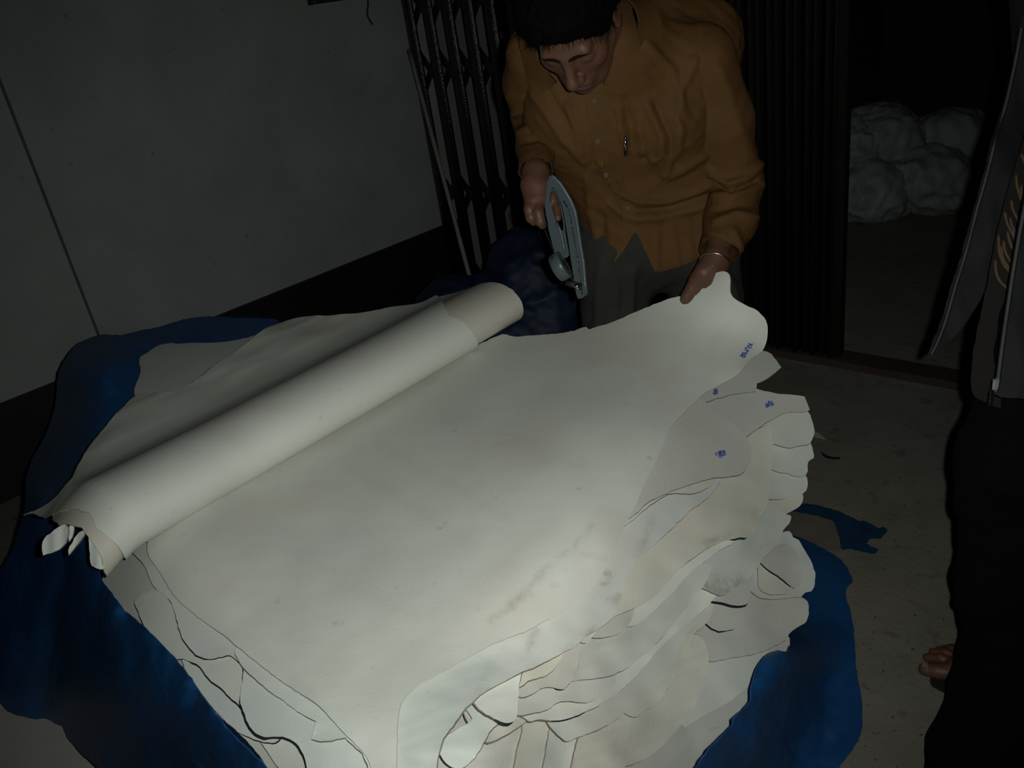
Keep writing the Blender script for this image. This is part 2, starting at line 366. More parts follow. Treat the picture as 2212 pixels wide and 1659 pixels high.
# ================================================================== THE PILE OF HIDES
ctl = []
def cz(*L):
    for px, py, z in L: ctl.append((px, py, float(tZ(px, py, z))))
def cy(*L):
    for px, py, y in L: ctl.append((px, py, y / float(ray(px, py)[1])))
cz((800, 1000, .70), (1100, 900, .72), (600, 1300, .675), (600, 720, .705), (900, 660, .72), (330, 1200, .68), (130, 1130, .63), (800, 1450, .66),
   (860, 1640, .635), (1000, 1430, .648), (1180, 1320, .655), (1300, 1190, .675), (1430, 940, .69), (1600, 825, .655), (1100, 740, .735), (1250, 720, .74),
   (700, 1659, .625), (220, 1250, .61), (300, 1340, .63), (400, 1430, .635), (520, 1520, .638), (640, 1620, .628), (350, 760, .69), (1480, 760, .705), (900, 1800, .56), (600, 1800, .54))
cy((1745, 870, 1.49), (1755, 950, 1.43), (1745, 1040, 1.36), (1708, 1120, 1.29), (1760, 1250, 1.21), (1745, 1335, 1.15), (1700, 1400, 1.09), (1640, 1450, 1.03),
   (1500, 1659, .885), (1400, 1659, .835), (1200, 1659, .755), (1000, 1659, .69), (1500, 1350, 1.03), (1600, 1150, 1.19), (1540, 1030, 1.26), (1660, 1000, 1.36), (1300, 1450, .89), (1450, 1800, .80))
PILE = Depth(ctl)
w1, w2, w3 = Wave(520, 3), Wave(170, 4, aniso=(.6, 1.3)), Wave(70, 5, aniso=(.55, 1.5))
def flank(px, py):       # 0 on the flat top, 1 on the drooping right and front side
    v = (px - 1330) * .62 + (py - 1180) * .78
    return np.clip(v / 160, 0, 1)
def pile_t(px, py):
    px, py = np.ravel(px), np.ravel(py); k = flank(px, py)
    return PILE(px, py) + w2(px, py) * (.0006 + .0036 * k) + w3(px, py) * (.0003 + .0014 * k)
class Field(Depth):          # the same spline on plain values
    def __init__(s, ctl):
        A = np.array(ctl, float); super().__init__(np.c_[A[:, :2], 1 / (A[:, 2] + 1.0)])
    def __call__(s, px, py): return 1 / super().__call__(px, py) - 1.0
_hp = [(1500, 640, 1.655), (1575, 592, 1.60), (1478, 655, 1.665), (1655, 700, 1.56), (1650, 757, 1.545), (1560, 700, 1.585)]
LIFT = Field([(x, y, float(PILE(x, y)[0]) - yy / float(ray(x, y)[1])) for x, y, yy in _hp] + [(1400, 760, .028), (1270, 707, .012), (1600, 800, .075), (1540, 838, .045), (1480, 890, .022), (1440, 930, .013), (1400, 1030, .009), (1350, 1130, .007), (1300, 1190, .007), (1250, 1290, .006), (1180, 1320, .005), (1100, 735, .005), (1050, 760, .005), (1150, 950, .006), (1300, 950, .010),
              (1200, 850, .008), (800, 1000, .005), (1000, 860, .005), (600, 1300, .004), (800, 1450, .004), (860, 1640, .004), (1000, 1430, .004), (700, 1659, .004), (520, 1450, .004), (1200, 1100, .006), (1000, 1200, .005)])
wl = Wave(240, 9, aniso=(1.1, .9)); wl2 = Wave(46, 19, aniso=(.35, 1.6))
def lift_t(px, py):
    px, py = np.ravel(px), np.ravel(py)
    g = LIFT(px, py); g = .5 * (g + .004 + np.sqrt((g - .004) ** 2 + 1e-5))          # never below the stack it lies on
    return PILE(px, py) - g + .0012 * wl(px, py) + .0002 * wl2(px, py)
GAP = .0030
def hide(name, pts, level, label, mt='hide', surf=None, step=15, th=.0018, rim='rim_brown', jit=.5, curl=.0016, parent=None, group='hides lying in the big stack', cat='hide', fl=.0015, fdark=1.0, stains=()):
    o, src = spline(pts, 9, True, jit, level * 7 + 3)
    V, T = fill(o, step)
    px, py = V[:, 0], V[:, 1]
    d = np.sqrt(((V[:, None] - o[None]) ** 2).sum(-1)); near = d.argmin(1); d = d.min(1)
    t = (surf or pile_t)(px, py) + level * GAP - (curl * np.exp(-d / 14) if surf is None else 0)
    if surf is None: t = t - .0005 * Wave(150, 40 + level)(px, py)
    fv = np.array([p[2] if len(p) > 2 and not isinstance(p[2], str) else 0 for p in pts], float)
    f1 = np.maximum(fv[src], fv[(src + 1) % len(pts)] * (fv[src] > 0))
    rs = np.random.RandomState(level + 90); nz = .55 + .45 * np.sin(np.arange(len(o)) * .21 + rs.rand() * 6) * np.sin(np.arange(len(o)) * .067 + rs.rand() * 6)
    flare = np.where(f1 > 0, f1 * fdark * .001, fl * np.clip(nz, 0.1, 1))
    isb = d < 1e-3
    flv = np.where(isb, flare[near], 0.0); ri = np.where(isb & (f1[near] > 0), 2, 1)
    P = atT(px, py, t)
    ob = shell(name, P, T, th, [mt, rim, 'rim_dark_shade'], parent, flare=flv, rim_idx=ri)
    if stains:
        at = ob.data.attributes.new('stain', 'FLOAT', 'POINT'); v = np.zeros(len(ob.data.vertices)); q = np.zeros(len(px))
        for ln, wd, st in stains: q = np.maximum(q, st * .82 * np.exp(-(segd(px, py, ln) / wd) ** 2))
        v[:len(px)] = q; at.data.foreach_set('value', v)
    if parent is None: tag(ob, label, cat, group)
    return ob
def segd(px, py, line):
    L_ = np.array(line, float); d = np.full(len(px), 1e9); q = np.c_[px, py]
    for a, b in zip(L_[:-1], L_[1:]):
        ba = b - a; h = np.clip(((q - a) @ ba) / (ba @ ba), 0, 1); d = np.minimum(d, np.linalg.norm(q - a - h[:, None] * ba, axis=1))
    return d
HID = []
# --- top hide, held up by the man
H1 = hide('hide', [(318, 1192), (345, 1235), (375, 1285), (420, 1327), (480, 1370), (530, 1410), (600, 1465), (645, 1495), (690, 1525), (735, 1575), (770, 1610), (795, 1640), (815, 1720),
    (850, 1720), (857, 1600), (859, 1555), (870, 1512), (900, 1482), (925, 1467), (970, 1441), (1003, 1424), (1063, 1391), (1140, 1361), (1220, 1319), (1248, 1300), (1272, 1278), (1302, 1235), (1325, 1195), (1340, 1160), (1360, 1115), (1375, 1085), (1388, 1055), (1400, 1030), (1415, 1000), (1432, 962), (1446, 930), (1465, 905), (1490, 880), (1520, 851), (1560, 828), (1590, 812), (1603, 800), (1620, 778), (1648, 757),
    (1655, 740), (1659, 712), (1651, 686), (1628, 667), (1600, 655), (1583, 643), (1577, 630), (1577, 610), (1575, 593), (1563, 586), (1550, 588), (1528, 597), (1512, 614), (1500, 632), (1480, 640), (1465, 640), (1420, 655), (1370, 675), (1320, 697), (1290, 706), (1272, 710), (1266, 706), (1240, 714), (1200, 721), (1150, 724), (1112, 727), (1085, 722), (1000, 762), (760, 880), (480, 1050), (330, 1150)], 0,
    'large smooth off-white hide on top of the stack, its far corner lifted by the man', 'hide', surf=lift_t, step=11, rim='rim_pale', fl=.0006, th=.002,
    stains=[([(1284, 1128), (1240, 1180), (1180, 1225), (1155, 1242)], 5, .30), ([(1168, 1238), (1160, 1246)], 8, .40), ([(1185, 1228), (1130, 1282), (1098, 1308)], 6, .42), ([(1130, 1288), (1105, 1304)], 8, .55), ([(1150, 1284), (1120, 1292)], 5, .4), ([(1112, 1310), (1070, 1332), (1060, 1338)], 6, .42), ([(1200, 1265), (1196, 1268)], 7, .3), ([(1250, 1195), (1310, 1207)], 6, .2),
            ([(470, 1085), (640, 990), (830, 880), (1000, 785)], 16, .20), ([(640, 1190), (900, 1340)], 20, .10), ([(760, 1010), (1020, 1180)], 16, .10), ([(820, 960), (1100, 1120)], 14, .10), ([(960, 900), (1250, 1000)], 26, .12), ([(430, 1340), (560, 1400), (700, 1530)], 14, .10), ([(870, 1520), (858, 1600)], 8, -.1)])
L = [
 # (polygon, material, label)
 ([(1330, 900), (1500, 860), (1560, 900), (1597, 929), (1618, 955), (1624, 985), (1617, 1004), (1608, 1018), (1600, 1025), (1560, 1031), (1530, 1035), (1500, 1044), (1465, 1056), (1440, 1065), (1400, 1085), (1350, 1120), (1250, 1050)], 'hide_grey', 'white hide with the darkest blue stamp on a rounded lobe beside the lifted hide'),
 ([(1300, 950), (1420, 1050), (1480, 1047), (1545, 1035), (1530, 1052), (1512, 1062), (1490, 1066), (1450, 1066), (1420, 1080), (1300, 1160)], 'hide_warm', 'thin pale crescent of hide just under the stamped lobe'),
 ([(510, 1400), (525, 1441), (547, 1462), (580, 1491), (620, 1520), (650, 1541), (682, 1558, 's'), (673, 1597, 's'), (692, 1602), (745, 1593, 's'), (783, 1627, 's'), (795, 1659), (800, 1740), (943, 1740), (943, 1659), (946, 1635), (952, 1610), (962, 1588), (978, 1569), (990, 1550), (1004, 1532), (1022, 1516), (1045, 1496), (1075, 1480), (1127, 1452), (1160, 1439), (1210, 1413), (1250, 1390), (1265, 1374), (1285, 1364), (1300, 1354), (1323, 1334), (1335, 1309), (1348, 1270), (1355, 1240), (1372, 1213), (1410, 1180), (1450, 1143), (1490, 1105), (1525, 1079), (1542, 1062), (1556, 1030), (1500, 960), (1200, 1000), (800, 1300)], 'hide_cool', 'broad white hide directly under the top one with a notched left edge'),
 ([(1045, 1470), (1022, 1516), (1030, 1526), (1050, 1542), (1070, 1553), (1082, 1559, 2.5), (1098, 1562, 3), (1110, 1559), (1116, 1552), (1118, 1535), (1121, 1490), (1126, 1455, 's'), (1150, 1400)], 'hide_pale', 'triangular hide flap with a rounded tip hanging at the near edge of the stack'),
 ([(1655, 1100), (1663, 1060), (1667, 1000), (1668, 945), (1663, 917, 's'), (1640, 926), (1600, 950), (1500, 960), (1300, 1100), (1200, 1300), (1260, 1390), (1300, 1351), (1325, 1333), (1355, 1320), (1385, 1307), (1412, 1291), (1440, 1260), (1470, 1228), (1495, 1207), (1525, 1187), (1555, 1172), (1585, 1164, 3.0), (1601, 1161, 3.0), (1615, 1162), (1625, 1156), (1634, 1135), (1642, 1118)], 'hide_warm', 'cream hide with a dirty patch and a short gap shadow painted on its edge, below the stamped lobe'),
 ([(1200, 1330), (1262, 1377), (1280, 1377), (1308, 1377), (1335, 1369), (1354, 1356), (1366, 1335), (1372, 1312), (1400, 1260), (1320, 1260)], 'hide_grey', 'small greyish corner of hide under the broad second hide'),
 ([(1300, 1340), (1365, 1353), (1410, 1321), (1450, 1283), (1470, 1259), (1490, 1238), (1520, 1213), (1540, 1200), (1560, 1186), (1586, 1171), (1600, 1150), (1500, 1120), (1350, 1250)], 'hide_pale', 'bright narrow strip of hide running below the cream one'),
 ([(1648, 757), (1667, 766), (1688, 794, 's'), (1652, 821), (1635, 828, 's'), (1632, 845, 's'), (1608, 849), (1590, 850), (1500, 880), (1440, 940), (1480, 800), (1600, 740)], 'hide_grey', 'grey upturned hide corner jutting out below the lifted hide'),
 ([(1625, 838), (1680, 850), (1738, 857), (1742, 868), (1750, 885, 's'), (1742, 889), (1720, 890), (1695, 893), (1660, 910), (1638, 925), (1620, 940), (1560, 1000), (1450, 960), (1480, 850), (1560, 830)], 'hide_grey', 'white hide with a folded square corner and a faint blue stamp'),
 ([(1660, 890), (1695, 890), (1744, 888), (1754, 908), (1759, 930), (1757, 947), (1750, 958), (1728, 963), (1706, 968), (1690, 964), (1668, 959), (1630, 950), (1600, 900)], 'hide', 'topmost of the four stacked hide lobes on the right side'),
 ([(1060, 1470), (1122, 1484), (1140, 1472), (1160, 1464), (1182, 1458), (1200, 1442), (1216, 1414), (1230, 1380), (1150, 1400)], 'hide_warm', 'small cream hide corner right beside the triangular flap'),
 ([(1100, 1440), (1122, 1505), (1148, 1500), (1168, 1488), (1190, 1484), (1205, 1488, 1.5), (1219, 1488, 1.5), (1235, 1470), (1248, 1440), (1254, 1410), (1260, 1370), (1160, 1400)], 'hide_grey', 'grey rippled hide corner below the small cream one'),
 ([(1240, 1350), (1254, 1385), (1249, 1440), (1234, 1471), (1252, 1469), (1290, 1465), (1320, 1459), (1350, 1446), (1380, 1422), (1403, 1406), (1420, 1388), (1445, 1360), (1465, 1335), (1500, 1290), (1522, 1262), (1535, 1220), (1480, 1220), (1350, 1330)], 'hide', 'smooth white hide with a long curved brown edge at the middle of the near flank'),
 ([(1508, 1225), (1512, 1268), (1530, 1275), (1545, 1283), (1562, 1287), (1576, 1279), (1595, 1265), (1615, 1252), (1630, 1235), (1650, 1205), (1665, 1190), (1680, 1175), (1688, 1160), (1692, 1146), (1699, 1137), (1706, 1130), (1708, 1113), (1692, 1109), (1650, 1080), (1600, 1120), (1540, 1180)], 'hide_cool', 'white hide with a brown stained tip under the cream one with the painted gap shadow'),
 ([(1060, 1480), (1119, 1544), (1150, 1540), (1183, 1533), (1203, 1518), (1230, 1514), (1258, 1518), (1285, 1513), (1310, 1496), (1328, 1475), (1330, 1430), (1200, 1420)], 'hide_cool', 'pale wrinkled hide corner ending right of the triangular flap'),
 ([(1640, 940), (1668, 959), (1720, 963), (1751, 957), (1757, 976), (1757, 990), (1745, 998), (1745, 1018), (1740, 1028), (1718, 1029), (1705, 1024), (1690, 1022), (1668, 1014), (1630, 1000)], 'hide_cool', 'second of the four stacked hide lobes on the right side'),
 ([(1080, 1500), (1142, 1557), (1165, 1554), (1200, 1557, 1.2), (1235, 1550, 1.2), (1265, 1538), (1300, 1520), (1340, 1492), (1375, 1460), (1400, 1430), (1425, 1400), (1450, 1376), (1490, 1342), (1530, 1308), (1560, 1260), (1480, 1280), (1350, 1420)], 'hide_pale', 'bright strip of hide with a long sweeping edge above the lower flank'),
 ([(1640, 1005), (1668, 1015), (1705, 1024), (1740, 1027), (1745, 1044), (1742, 1060), (1733, 1068), (1715, 1072), (1692, 1078), (1660, 1078), (1630, 1050)], 'hide', 'third of the four stacked hide lobes on the right side'),
 ([(1495, 1290), (1540, 1299, 3.5), (1560, 1301, 4), (1582, 1307, 4), (1603, 1308, 3.5), (1617, 1300), (1621, 1285), (1621, 1260), (1632, 1230), (1640, 1190), (1570, 1240)], 'hide_grey', 'greyish hide with a thick gap shadow painted along its lower edge right of the stained tip'),
 ([(980, 1500), (1020, 1552), (985, 1576), (960, 1595), (950, 1618), (953, 1635), (968, 1652), (985, 1661), (1005, 1656), (1025, 1636), (1045, 1605), (1060, 1577), (1080, 1558), (1090, 1500)], 'hide_cool', 'rounded tongue of hide at the bottom edge under the triangular flap'),
 ([(1600, 1050), (1690, 1078), (1733, 1066), (1734, 1084), (1728, 1093), (1710, 1103), (1697, 1111), (1670, 1120), (1620, 1110)], 'hide_warm', 'lowest of the four stacked hide lobes on the right side'),
 ([(1000, 1520), (1047, 1602), (1085, 1591), (1110, 1578), (1135, 1560), (1162, 1538), (1180, 1500), (1090, 1480)], 'hide_grey', 'slanting grey hide edge between the flap and the tongue at the bottom'),
 ([(1180, 1540), (1219, 1600), (1250, 1592), (1290, 1577), (1330, 1555), (1365, 1525), (1395, 1500), (1425, 1478), (1445, 1455), (1458, 1430), (1465, 1400), (1478, 1378), (1505, 1350), (1527, 1324), (1540, 1290), (1480, 1320), (1300, 1500)], 'hide', 'white hide with a reddish brown curved edge on the lower flank'),
 ([(1640, 1180), (1680, 1180), (1700, 1174), (1718, 1195), (1728, 1215), (1735, 1240), (1730, 1260), (1717, 1271), (1700, 1259, 2.5), (1680, 1243, 2.5), (1657, 1229, 2), (1640, 1210)], 'hide_grey', 'domed hide lobe with a slanting gap shadow painted on its edge on the far right flank'),
 ([(1330, 1520), (1368, 1549), (1390, 1538), (1420, 1515), (1445, 1485), (1460, 1455), (1475, 1425), (1485, 1395), (1500, 1370), (1530, 1340), (1540, 1300), (1490, 1340), (1430, 1450)], 'hide_warm', 'narrow beige strip of hide inside the curve of the lower flank'),
 ([(1640, 1215), (1655, 1230), (1690, 1255), (1713, 1273), (1700, 1282), (1680, 1284), (1658, 1283), (1640, 1270)], 'hide_warm', 'small beige triangle of hide under the domed lobe'),
 ([(1640, 1160), (1690, 1150), (1705, 1147), (1714, 1160), (1725, 1166), (1740, 1190), (1755, 1220), (1762, 1245), (1758, 1268), (1752, 1277), (1740, 1280), (1731, 1289, 's'), (1700, 1292), (1640, 1290), (1600, 1240)], 'hide_cool', 'widest bulging hide at the right end of the stack above the tarp'),
 ([(1300, 1500), (1420, 1420), (1500, 1370), (1514, 1377), (1524, 1392), (1529, 1408), (1531, 1430), (1526, 1463), (1512, 1500), (1495, 1535), (1475, 1560), (1450, 1590), (1430, 1610), (1412, 1627), (1395, 1638), (1370, 1650), (1345, 1662), (1330, 1740), (1235, 1740), (1248, 1600)], 'hide_warm', 'long cream hide curving down the lower flank to the bottom of the frame'),
 ([(1480, 1310), (1517, 1339, 3), (1530, 1350, 3), (1545, 1361, 2.5), (1568, 1363, 1.5), (1590, 1357), (1620, 1340), (1650, 1310), (1630, 1270), (1560, 1290)], 'hide_grey', 'greyish hide with a hooked gap shadow painted on its edge at the right of the cream flank'),
 ([(1540, 1290), (1690, 1280), (1732, 1290), (1745, 1300), (1745, 1335), (1738, 1347), (1720, 1356), (1705, 1370), (1697, 1382), (1640, 1410), (1565, 1424), (1530, 1428), (1480, 1400)], 'hide_grey', 'lower hide with a square rounded corner above the blue tarp bunch'),
 ([(1400, 1500), (1475, 1567), (1483, 1582), (1485, 1600), (1476, 1620), (1456, 1640), (1435, 1659), (1415, 1740), (1300, 1740), (1340, 1600)], 'hide_grey', 'grey hide corner peeping out under the long cream one'),
 ([(1480, 1400), (1640, 1390), (1660, 1410), (1625, 1475), (1600, 1497), (1565, 1523), (1520, 1546), (1475, 1573), (1420, 1590), (1440, 1480)], 'hide', 'wide white hide hanging between the cream flank and the tarp'),
 ([(1200, 1520), (1188, 1575), (1180, 1620), (1168, 1740), (1262, 1740), (1266, 1640), (1275, 1560)], 'hide_cool', 'vertical strip of hide at the bottom edge left of the long cream one'),
 ([(1130, 1540), (1128, 1580), (1118, 1620), (1108, 1740), (1190, 1740), (1205, 1660), (1225, 1560)], 'hide_warm', 'vertical cream strip of hide at the bottom edge under the bright sweeping one'),
 ([(1420, 1560), (1520, 1530), (1610, 1480), (1605, 1530), (1590, 1557), (1545, 1573), (1520, 1580), (1486, 1597), (1440, 1640), (1400, 1640)], 'hide_grey', 'grey hide tapering down behind the tarp bunch'),
]
ST = {2: [([(1310, 1238), (1316, 1242)], 8, .7), ([(1300, 1262), (1316, 1258)], 5, .6), ([(1338, 1288), (1330, 1302)], 7, .75), ([(1312, 1290), (1328, 1300)], 4, .5), ([(1160, 1363), (1150, 1372)], 9, .5), ([(1150, 1385), (1143, 1398)], 10, .6), ([(1285, 1358), (1262, 1372)], 5, .7), ([(1218, 1404), (1232, 1394)], 5, .5), ([(1410, 1120), (1380, 1200)], 12, .3), ([(1060, 1440), (1030, 1510)], 14, .2)],
      4: [([(1530, 1172), (1572, 1156)], 9, .6), ([(1550, 1165), (1560, 1158)], 12, .35), ([(1634, 1130), (1630, 1105)], 8, .25)], 13: [([(1520, 1262), (1562, 1283), (1600, 1258)], 13, .75), ([(1535, 1250), (1580, 1262)], 14, .45)], 12: [([(1280, 1385), (1360, 1375)], 16, .2)], 27: [([(1400, 1560), (1330, 1620)], 22, .2)]}
for i, (pg, mt_, lb) in enumerate(L): HID.append(hide('hide', pg, i + 1, lb, mt_, stains=ST.get(i, ()), step=9 if i in ST else 15))
nL = len(L) + 1
BASE = [
 ([(1000, 1450), (1600, 1380), (1700, 1372), (1702, 1412), (1660, 1440), (1630, 1480), (1620, 1520), (1595, 1575), (1550, 1640), (1500, 1760), (930, 1760), (940, 1600)], 'hide_grey', 'lowest wide hide of the near flank, going under the blue tarp bunch'),
 ([(280, 1180), (310, 1220), (330, 1264), (365, 1296, 1.5), (380, 1330, 2), (390, 1370, 3), (410, 1401, 3), (430, 1418, 2.5), (450, 1424), (472, 1420), (497, 1415, 's'), (525, 1441, 3), (523, 1472, 2), (518, 1512, 2), (525, 1535, 4), (540, 1570, 5), (560, 1588, 5), (582, 1592, 3), (610, 1592, 2.5), (640, 1605, 3.5), (655, 1630, 4), (663, 1659, 4), (672, 1760, 4), (900, 1760), (900, 1500), (600, 1300), (400, 1180)], 'hide_cool', 'white hide with a thick dark wavy left edge at the near left of the stack'),
 ([(291, 1297, 3), (298, 1320, 3), (310, 1350, 3), (320, 1380, 4), (335, 1409, 4), (349, 1425, 3), (362, 1430), (376, 1425), (395, 1424), (415, 1430, 2.5), (432, 1440, 3), (450, 1465, 3), (478, 1487, 2.5), (495, 1505, 3), (522, 1530, 3), (545, 1575, 2), (620, 1560), (500, 1400), (400, 1270), (330, 1276)], 'hide', 'white hide corner with a black edge standing out over the left tarp fold'),
 ([(380, 1410), (395, 1427, 2), (397, 1444, 2), (404, 1455, 1.5), (413, 1471, 1.5), (425, 1482, 1.5), (438, 1502, 1.5), (452, 1518, 1.5), (470, 1540), (520, 1585), (600, 1600), (600, 1500), (480, 1420)], 'hide_cool', 'grey strip of hide with a thin dark edge close to the left tarp'),
 ([(440, 1500), (461, 1521, 1.5), (475, 1525, 1.5), (489, 1531, 1.5), (506, 1553, 1.5), (519, 1571, 1.5), (536, 1585, 1.5), (560, 1594, 2), (566, 1606, 2), (577, 1623, 2), (592, 1646, 2), (605, 1665, 2), (640, 1760), (700, 1760), (680, 1600), (560, 1520)], 'hide', 'white hide with a stepped dark edge beside the left tarp near the bottom'),
 ([(590, 1570), (610, 1597, 1.5), (615, 1611, 1.5), (623, 1627, 1.5), (638, 1646, 1.5), (650, 1665, 1.5), (700, 1760), (760, 1760), (700, 1620)], 'hide_warm', 'narrow hide tip at the bottom edge left of centre'),
 ([(235, 1190), (224, 1235), (222, 1275), (240, 1310), (262, 1340), (300, 1378), (330, 1412), (380, 1450), (450, 1530), (560, 1650), (620, 1760), (760, 1760), (600, 1500), (400, 1200)], 'hide_grey', 'lower grey hide at the left of the stack under the end of the roll'),
]
for i, (pg, mt_, lb) in enumerate(BASE): HID.append(hide('hide', pg, (nL if i == 0 else 3 + i * 2), lb, mt_, rim='rim_dark_shade' if i else 'rim_brown', fdark=.75))
# blue ink stamps
def stamp(o, cx, cy, ang, wd, ht, level, seed, surf=pile_t):
    rs = np.random.RandomState(seed); V = []; Fc = []
    for k in range(46):
        u = (rs.rand() - .5) * wd; v = (rs.rand() - .5) * ht; a = (wd * .018 + .6 * rs.rand()) ; b = ht * (.10 + .22 * rs.rand())
        if rs.rand() < .3: a, b = b * 1.1, a * .8
        q = np.array([(u - a, v - b), (u + a, v - b), (u + a, v + b), (u - a, v + b)]); c, s = math.cos(ang), math.sin(ang)
        q = q @ np.array([[c, s], [-s, c]]) + (cx, cy)
        P = atT(q[:, 0], q[:, 1], surf(q[:, 0], q[:, 1]) + level * GAP - .0036); n = len(V); V += list(P); Fc.append((n, n + 1, n + 2, n + 3))
    part('ink_stamp', np.array(V), Fc, 'ink', o, 'smudged blue stamp', smooth=False)
stamp(H1, 1613, 757, -.93, 36, 9, 0, 1, surf=lambda x, y: lift_t(x, y) + .0024)
stamp(HID[0], 1557, 981, -.35, 22, 12, 1, 2); stamp(HID[8], 1662, 873, -.3, 17, 11, 9, 3); stamp(HID[8], 1546, 846, -1.4, 12, 8, 6, 4)

# --- the hides folded back into a big roll
unit_ = lambda v: v / np.linalg.norm(v)
RA = atZ(330, 1190, .69); RB = atZ(1105, 727, .722); E1 = (RB - RA); RL = np.linalg.norm(E1); E1 /= RL; E2 = unit_(np.array([-E1[1], E1[0], 0]))
_ps = [-.20, -.17, -.13, -.085, -.045, -.01, .03, .08, .13, .20, .28, .36, .45, .55, .70, .90, 1.3]
_ss = [.085, .055, .018, -.004, -.004, .016, .050, .095, .140, .205, .282, .362, .45, .55, .70, .90, 1.3]
_hh = [.006, .002, .004, .026, .056, .077, .088, .088, .078, .054, .030, .017, .014, .014, .012, .008, .004]
def cub(xs, ys, x):
    xs, ys = np.array(xs), np.array(ys); m = np.gradient(ys, xs); i = np.clip(np.searchsorted(xs, x) - 1, 0, len(xs) - 2)
    h = xs[i + 1] - xs[i]; t = (x - xs[i]) / h
    return (2*t**3-3*t**2+1)*ys[i] + (t**3-2*t**2+t)*h*m[i] + (-2*t**3+3*t**2)*ys[i+1] + (t**3-t**2)*h*m[i+1]
wr = Wave(.32, 21, aniso=(1, .8)); wr2 = Wave(.10, 23, aniso=(.5, 1.2))
def roll_pt(a, p, lift=0.0):
    g = np.clip((1 - a / RL), 0, 1.2); sc = .95 + .05 * g                      # a little fuller at the near end
    s = cub(_ps, _ss, p); h = cub(_ps, _hh, p); e = 1e-3
    ds = (cub(_ps, _ss, p + e) - s) / e; dh = (cub(_ps, _hh, p + e) - h) / e; L_ = np.sqrt(ds**2 + dh**2) + 1e-9
    ns, nh = -dh / L_, ds / L_
    und = np.clip((p - .3) / .3, 0, 1)
    h = h * (.97 + .05 * np.clip(a / RL - .62, 0, .5) + .25 * np.clip(.25 - a / RL, 0, .5)) + .014 + und * (.004 * wr(a, p) + .0016 * wr2(a, p)) - und * .02 * np.clip((p - .45), 0, 1)
    fall = np.clip(-a - .02, 0, 1) * .5 + np.clip((p - .3) * 1.0 - a * 1.2, 0, .5) * .10   # droops over the left side
    h = h - fall
    s2 = s * (sc if True else 1) + ns * lift; h2 = h + nh * lift
    return RA + a[:, None] * E1 + s2[:, None] * E2 + h2[:, None] * Z
def ap(px, py, z=.705):
    q = atZ(px, py, z) - RA; return (float(q @ E1), float(q @ E2))
def rollhide(name, outline, lift, label, mt_, seed):
    o, _ = spline(outline, .012, True, .0006, seed); V, T = fill(o, .020)
    P = roll_pt(V[:, 0], V[:, 1], lift)
    return tag(shell(name, P, T, .0026, [mt_, 'rim_pale'], flare=np.full(len(P), .0003), toward=np.array([0, -.6, 1.])), label, 'hide', 'hides folded back into the roll')
_ga, _gp = [q.ravel() for q in np.meshgrid(np.linspace(-.5, 1.3, 361), np.linspace(-.12, 1.2, 265))]
_gq = proj(roll_pt(_ga, _gp)); _gs = np.array([_gq[0], _gq[1]]).T
def rp(lo_, hi_, *L):
    r = []
    for q in L:
        m_ = (_gp >= lo_) & (_gp <= hi_); d = ((_gs - q) ** 2).sum(1); d[~m_] = 1e9; k = d.argmin(); r.append((_ga[k], _gp[k]))
    return r
back = rp(.30, 1.2, (950, 655), (915, 658), (850, 668), (800, 678), (720, 686), (640, 692), (590, 708), (562, 724))
left = rp(.28, 1.2, (470, 790), (380, 850), (305, 855), (258, 895), (208, 955), (175, 1005), (150, 1050), (132, 1078), (95, 1098), (52, 1116))
lip = rp(-.12, .3, (225, 1229), (217, 1205), (205, 1180), (190, 1157), (175, 1143), (158, 1133), (140, 1131), (126, 1136))
lip2 = rp(-.12, .3, (276, 1211), (265, 1195), (245, 1170), (215, 1145), (195, 1118), (180, 1109), (158, 1106)) + rp(.1, .5, (132, 1113), (107, 1121), (88, 1119), (70, 1113))
end2 = rp(-.1, .3, (968, 689), (995, 699), (1015, 716), (1028, 738), (1036, 760))
inner = rollhide('folded_hide', [(lip[0][0] + .03, -.20), (lip[0][0] + .01, -.15)] + lip + [(lip[-1][0] + .02, .22), (.05, .34), (.3, .36), (.7, .36), (.925, .32), (.952, .22), (.945, .10), (.937, 0), (.935, -.08), (.93, -.2)], 0, 'inner hide of the big roll, its round end showing past the outer one', 'hide_tan', 1)
outer = rollhide('folded_hide', [(lip2[0][0] + .03, -.20), (lip2[0][0] + .01, -.15)] + lip2 + left[::-1] + back[::-1] + end2 + [(end2[-1][0] - .01, -.15), (end2[-1][0] - .01, -.2)], .0065, 'outer hide folded over into the big roll, spreading flat towards the wall', 'hide', 2)
UP = (atZ(345, 745, .69), )
under = [(300, 776), (318, 762), (345, 745), (400, 741), (480, 739), (560, 722), (620, 700), (760, 690), (700, 760), (500, 850), (330, 920), (290, 850), (304, 805)]
tag(hide('hide', under, 1, 'flat hide lying at the far left of the stack under the outer folded one', 'hide_cool', surf=lambda x, y: tZ(x, y, .682) + .002 * w2(x, y) - .012 * 0), cat='hide')
t_lip = float(proj(roll_pt(np.array([lip[4][0]]), np.array([lip[4][1]])))[2][0])
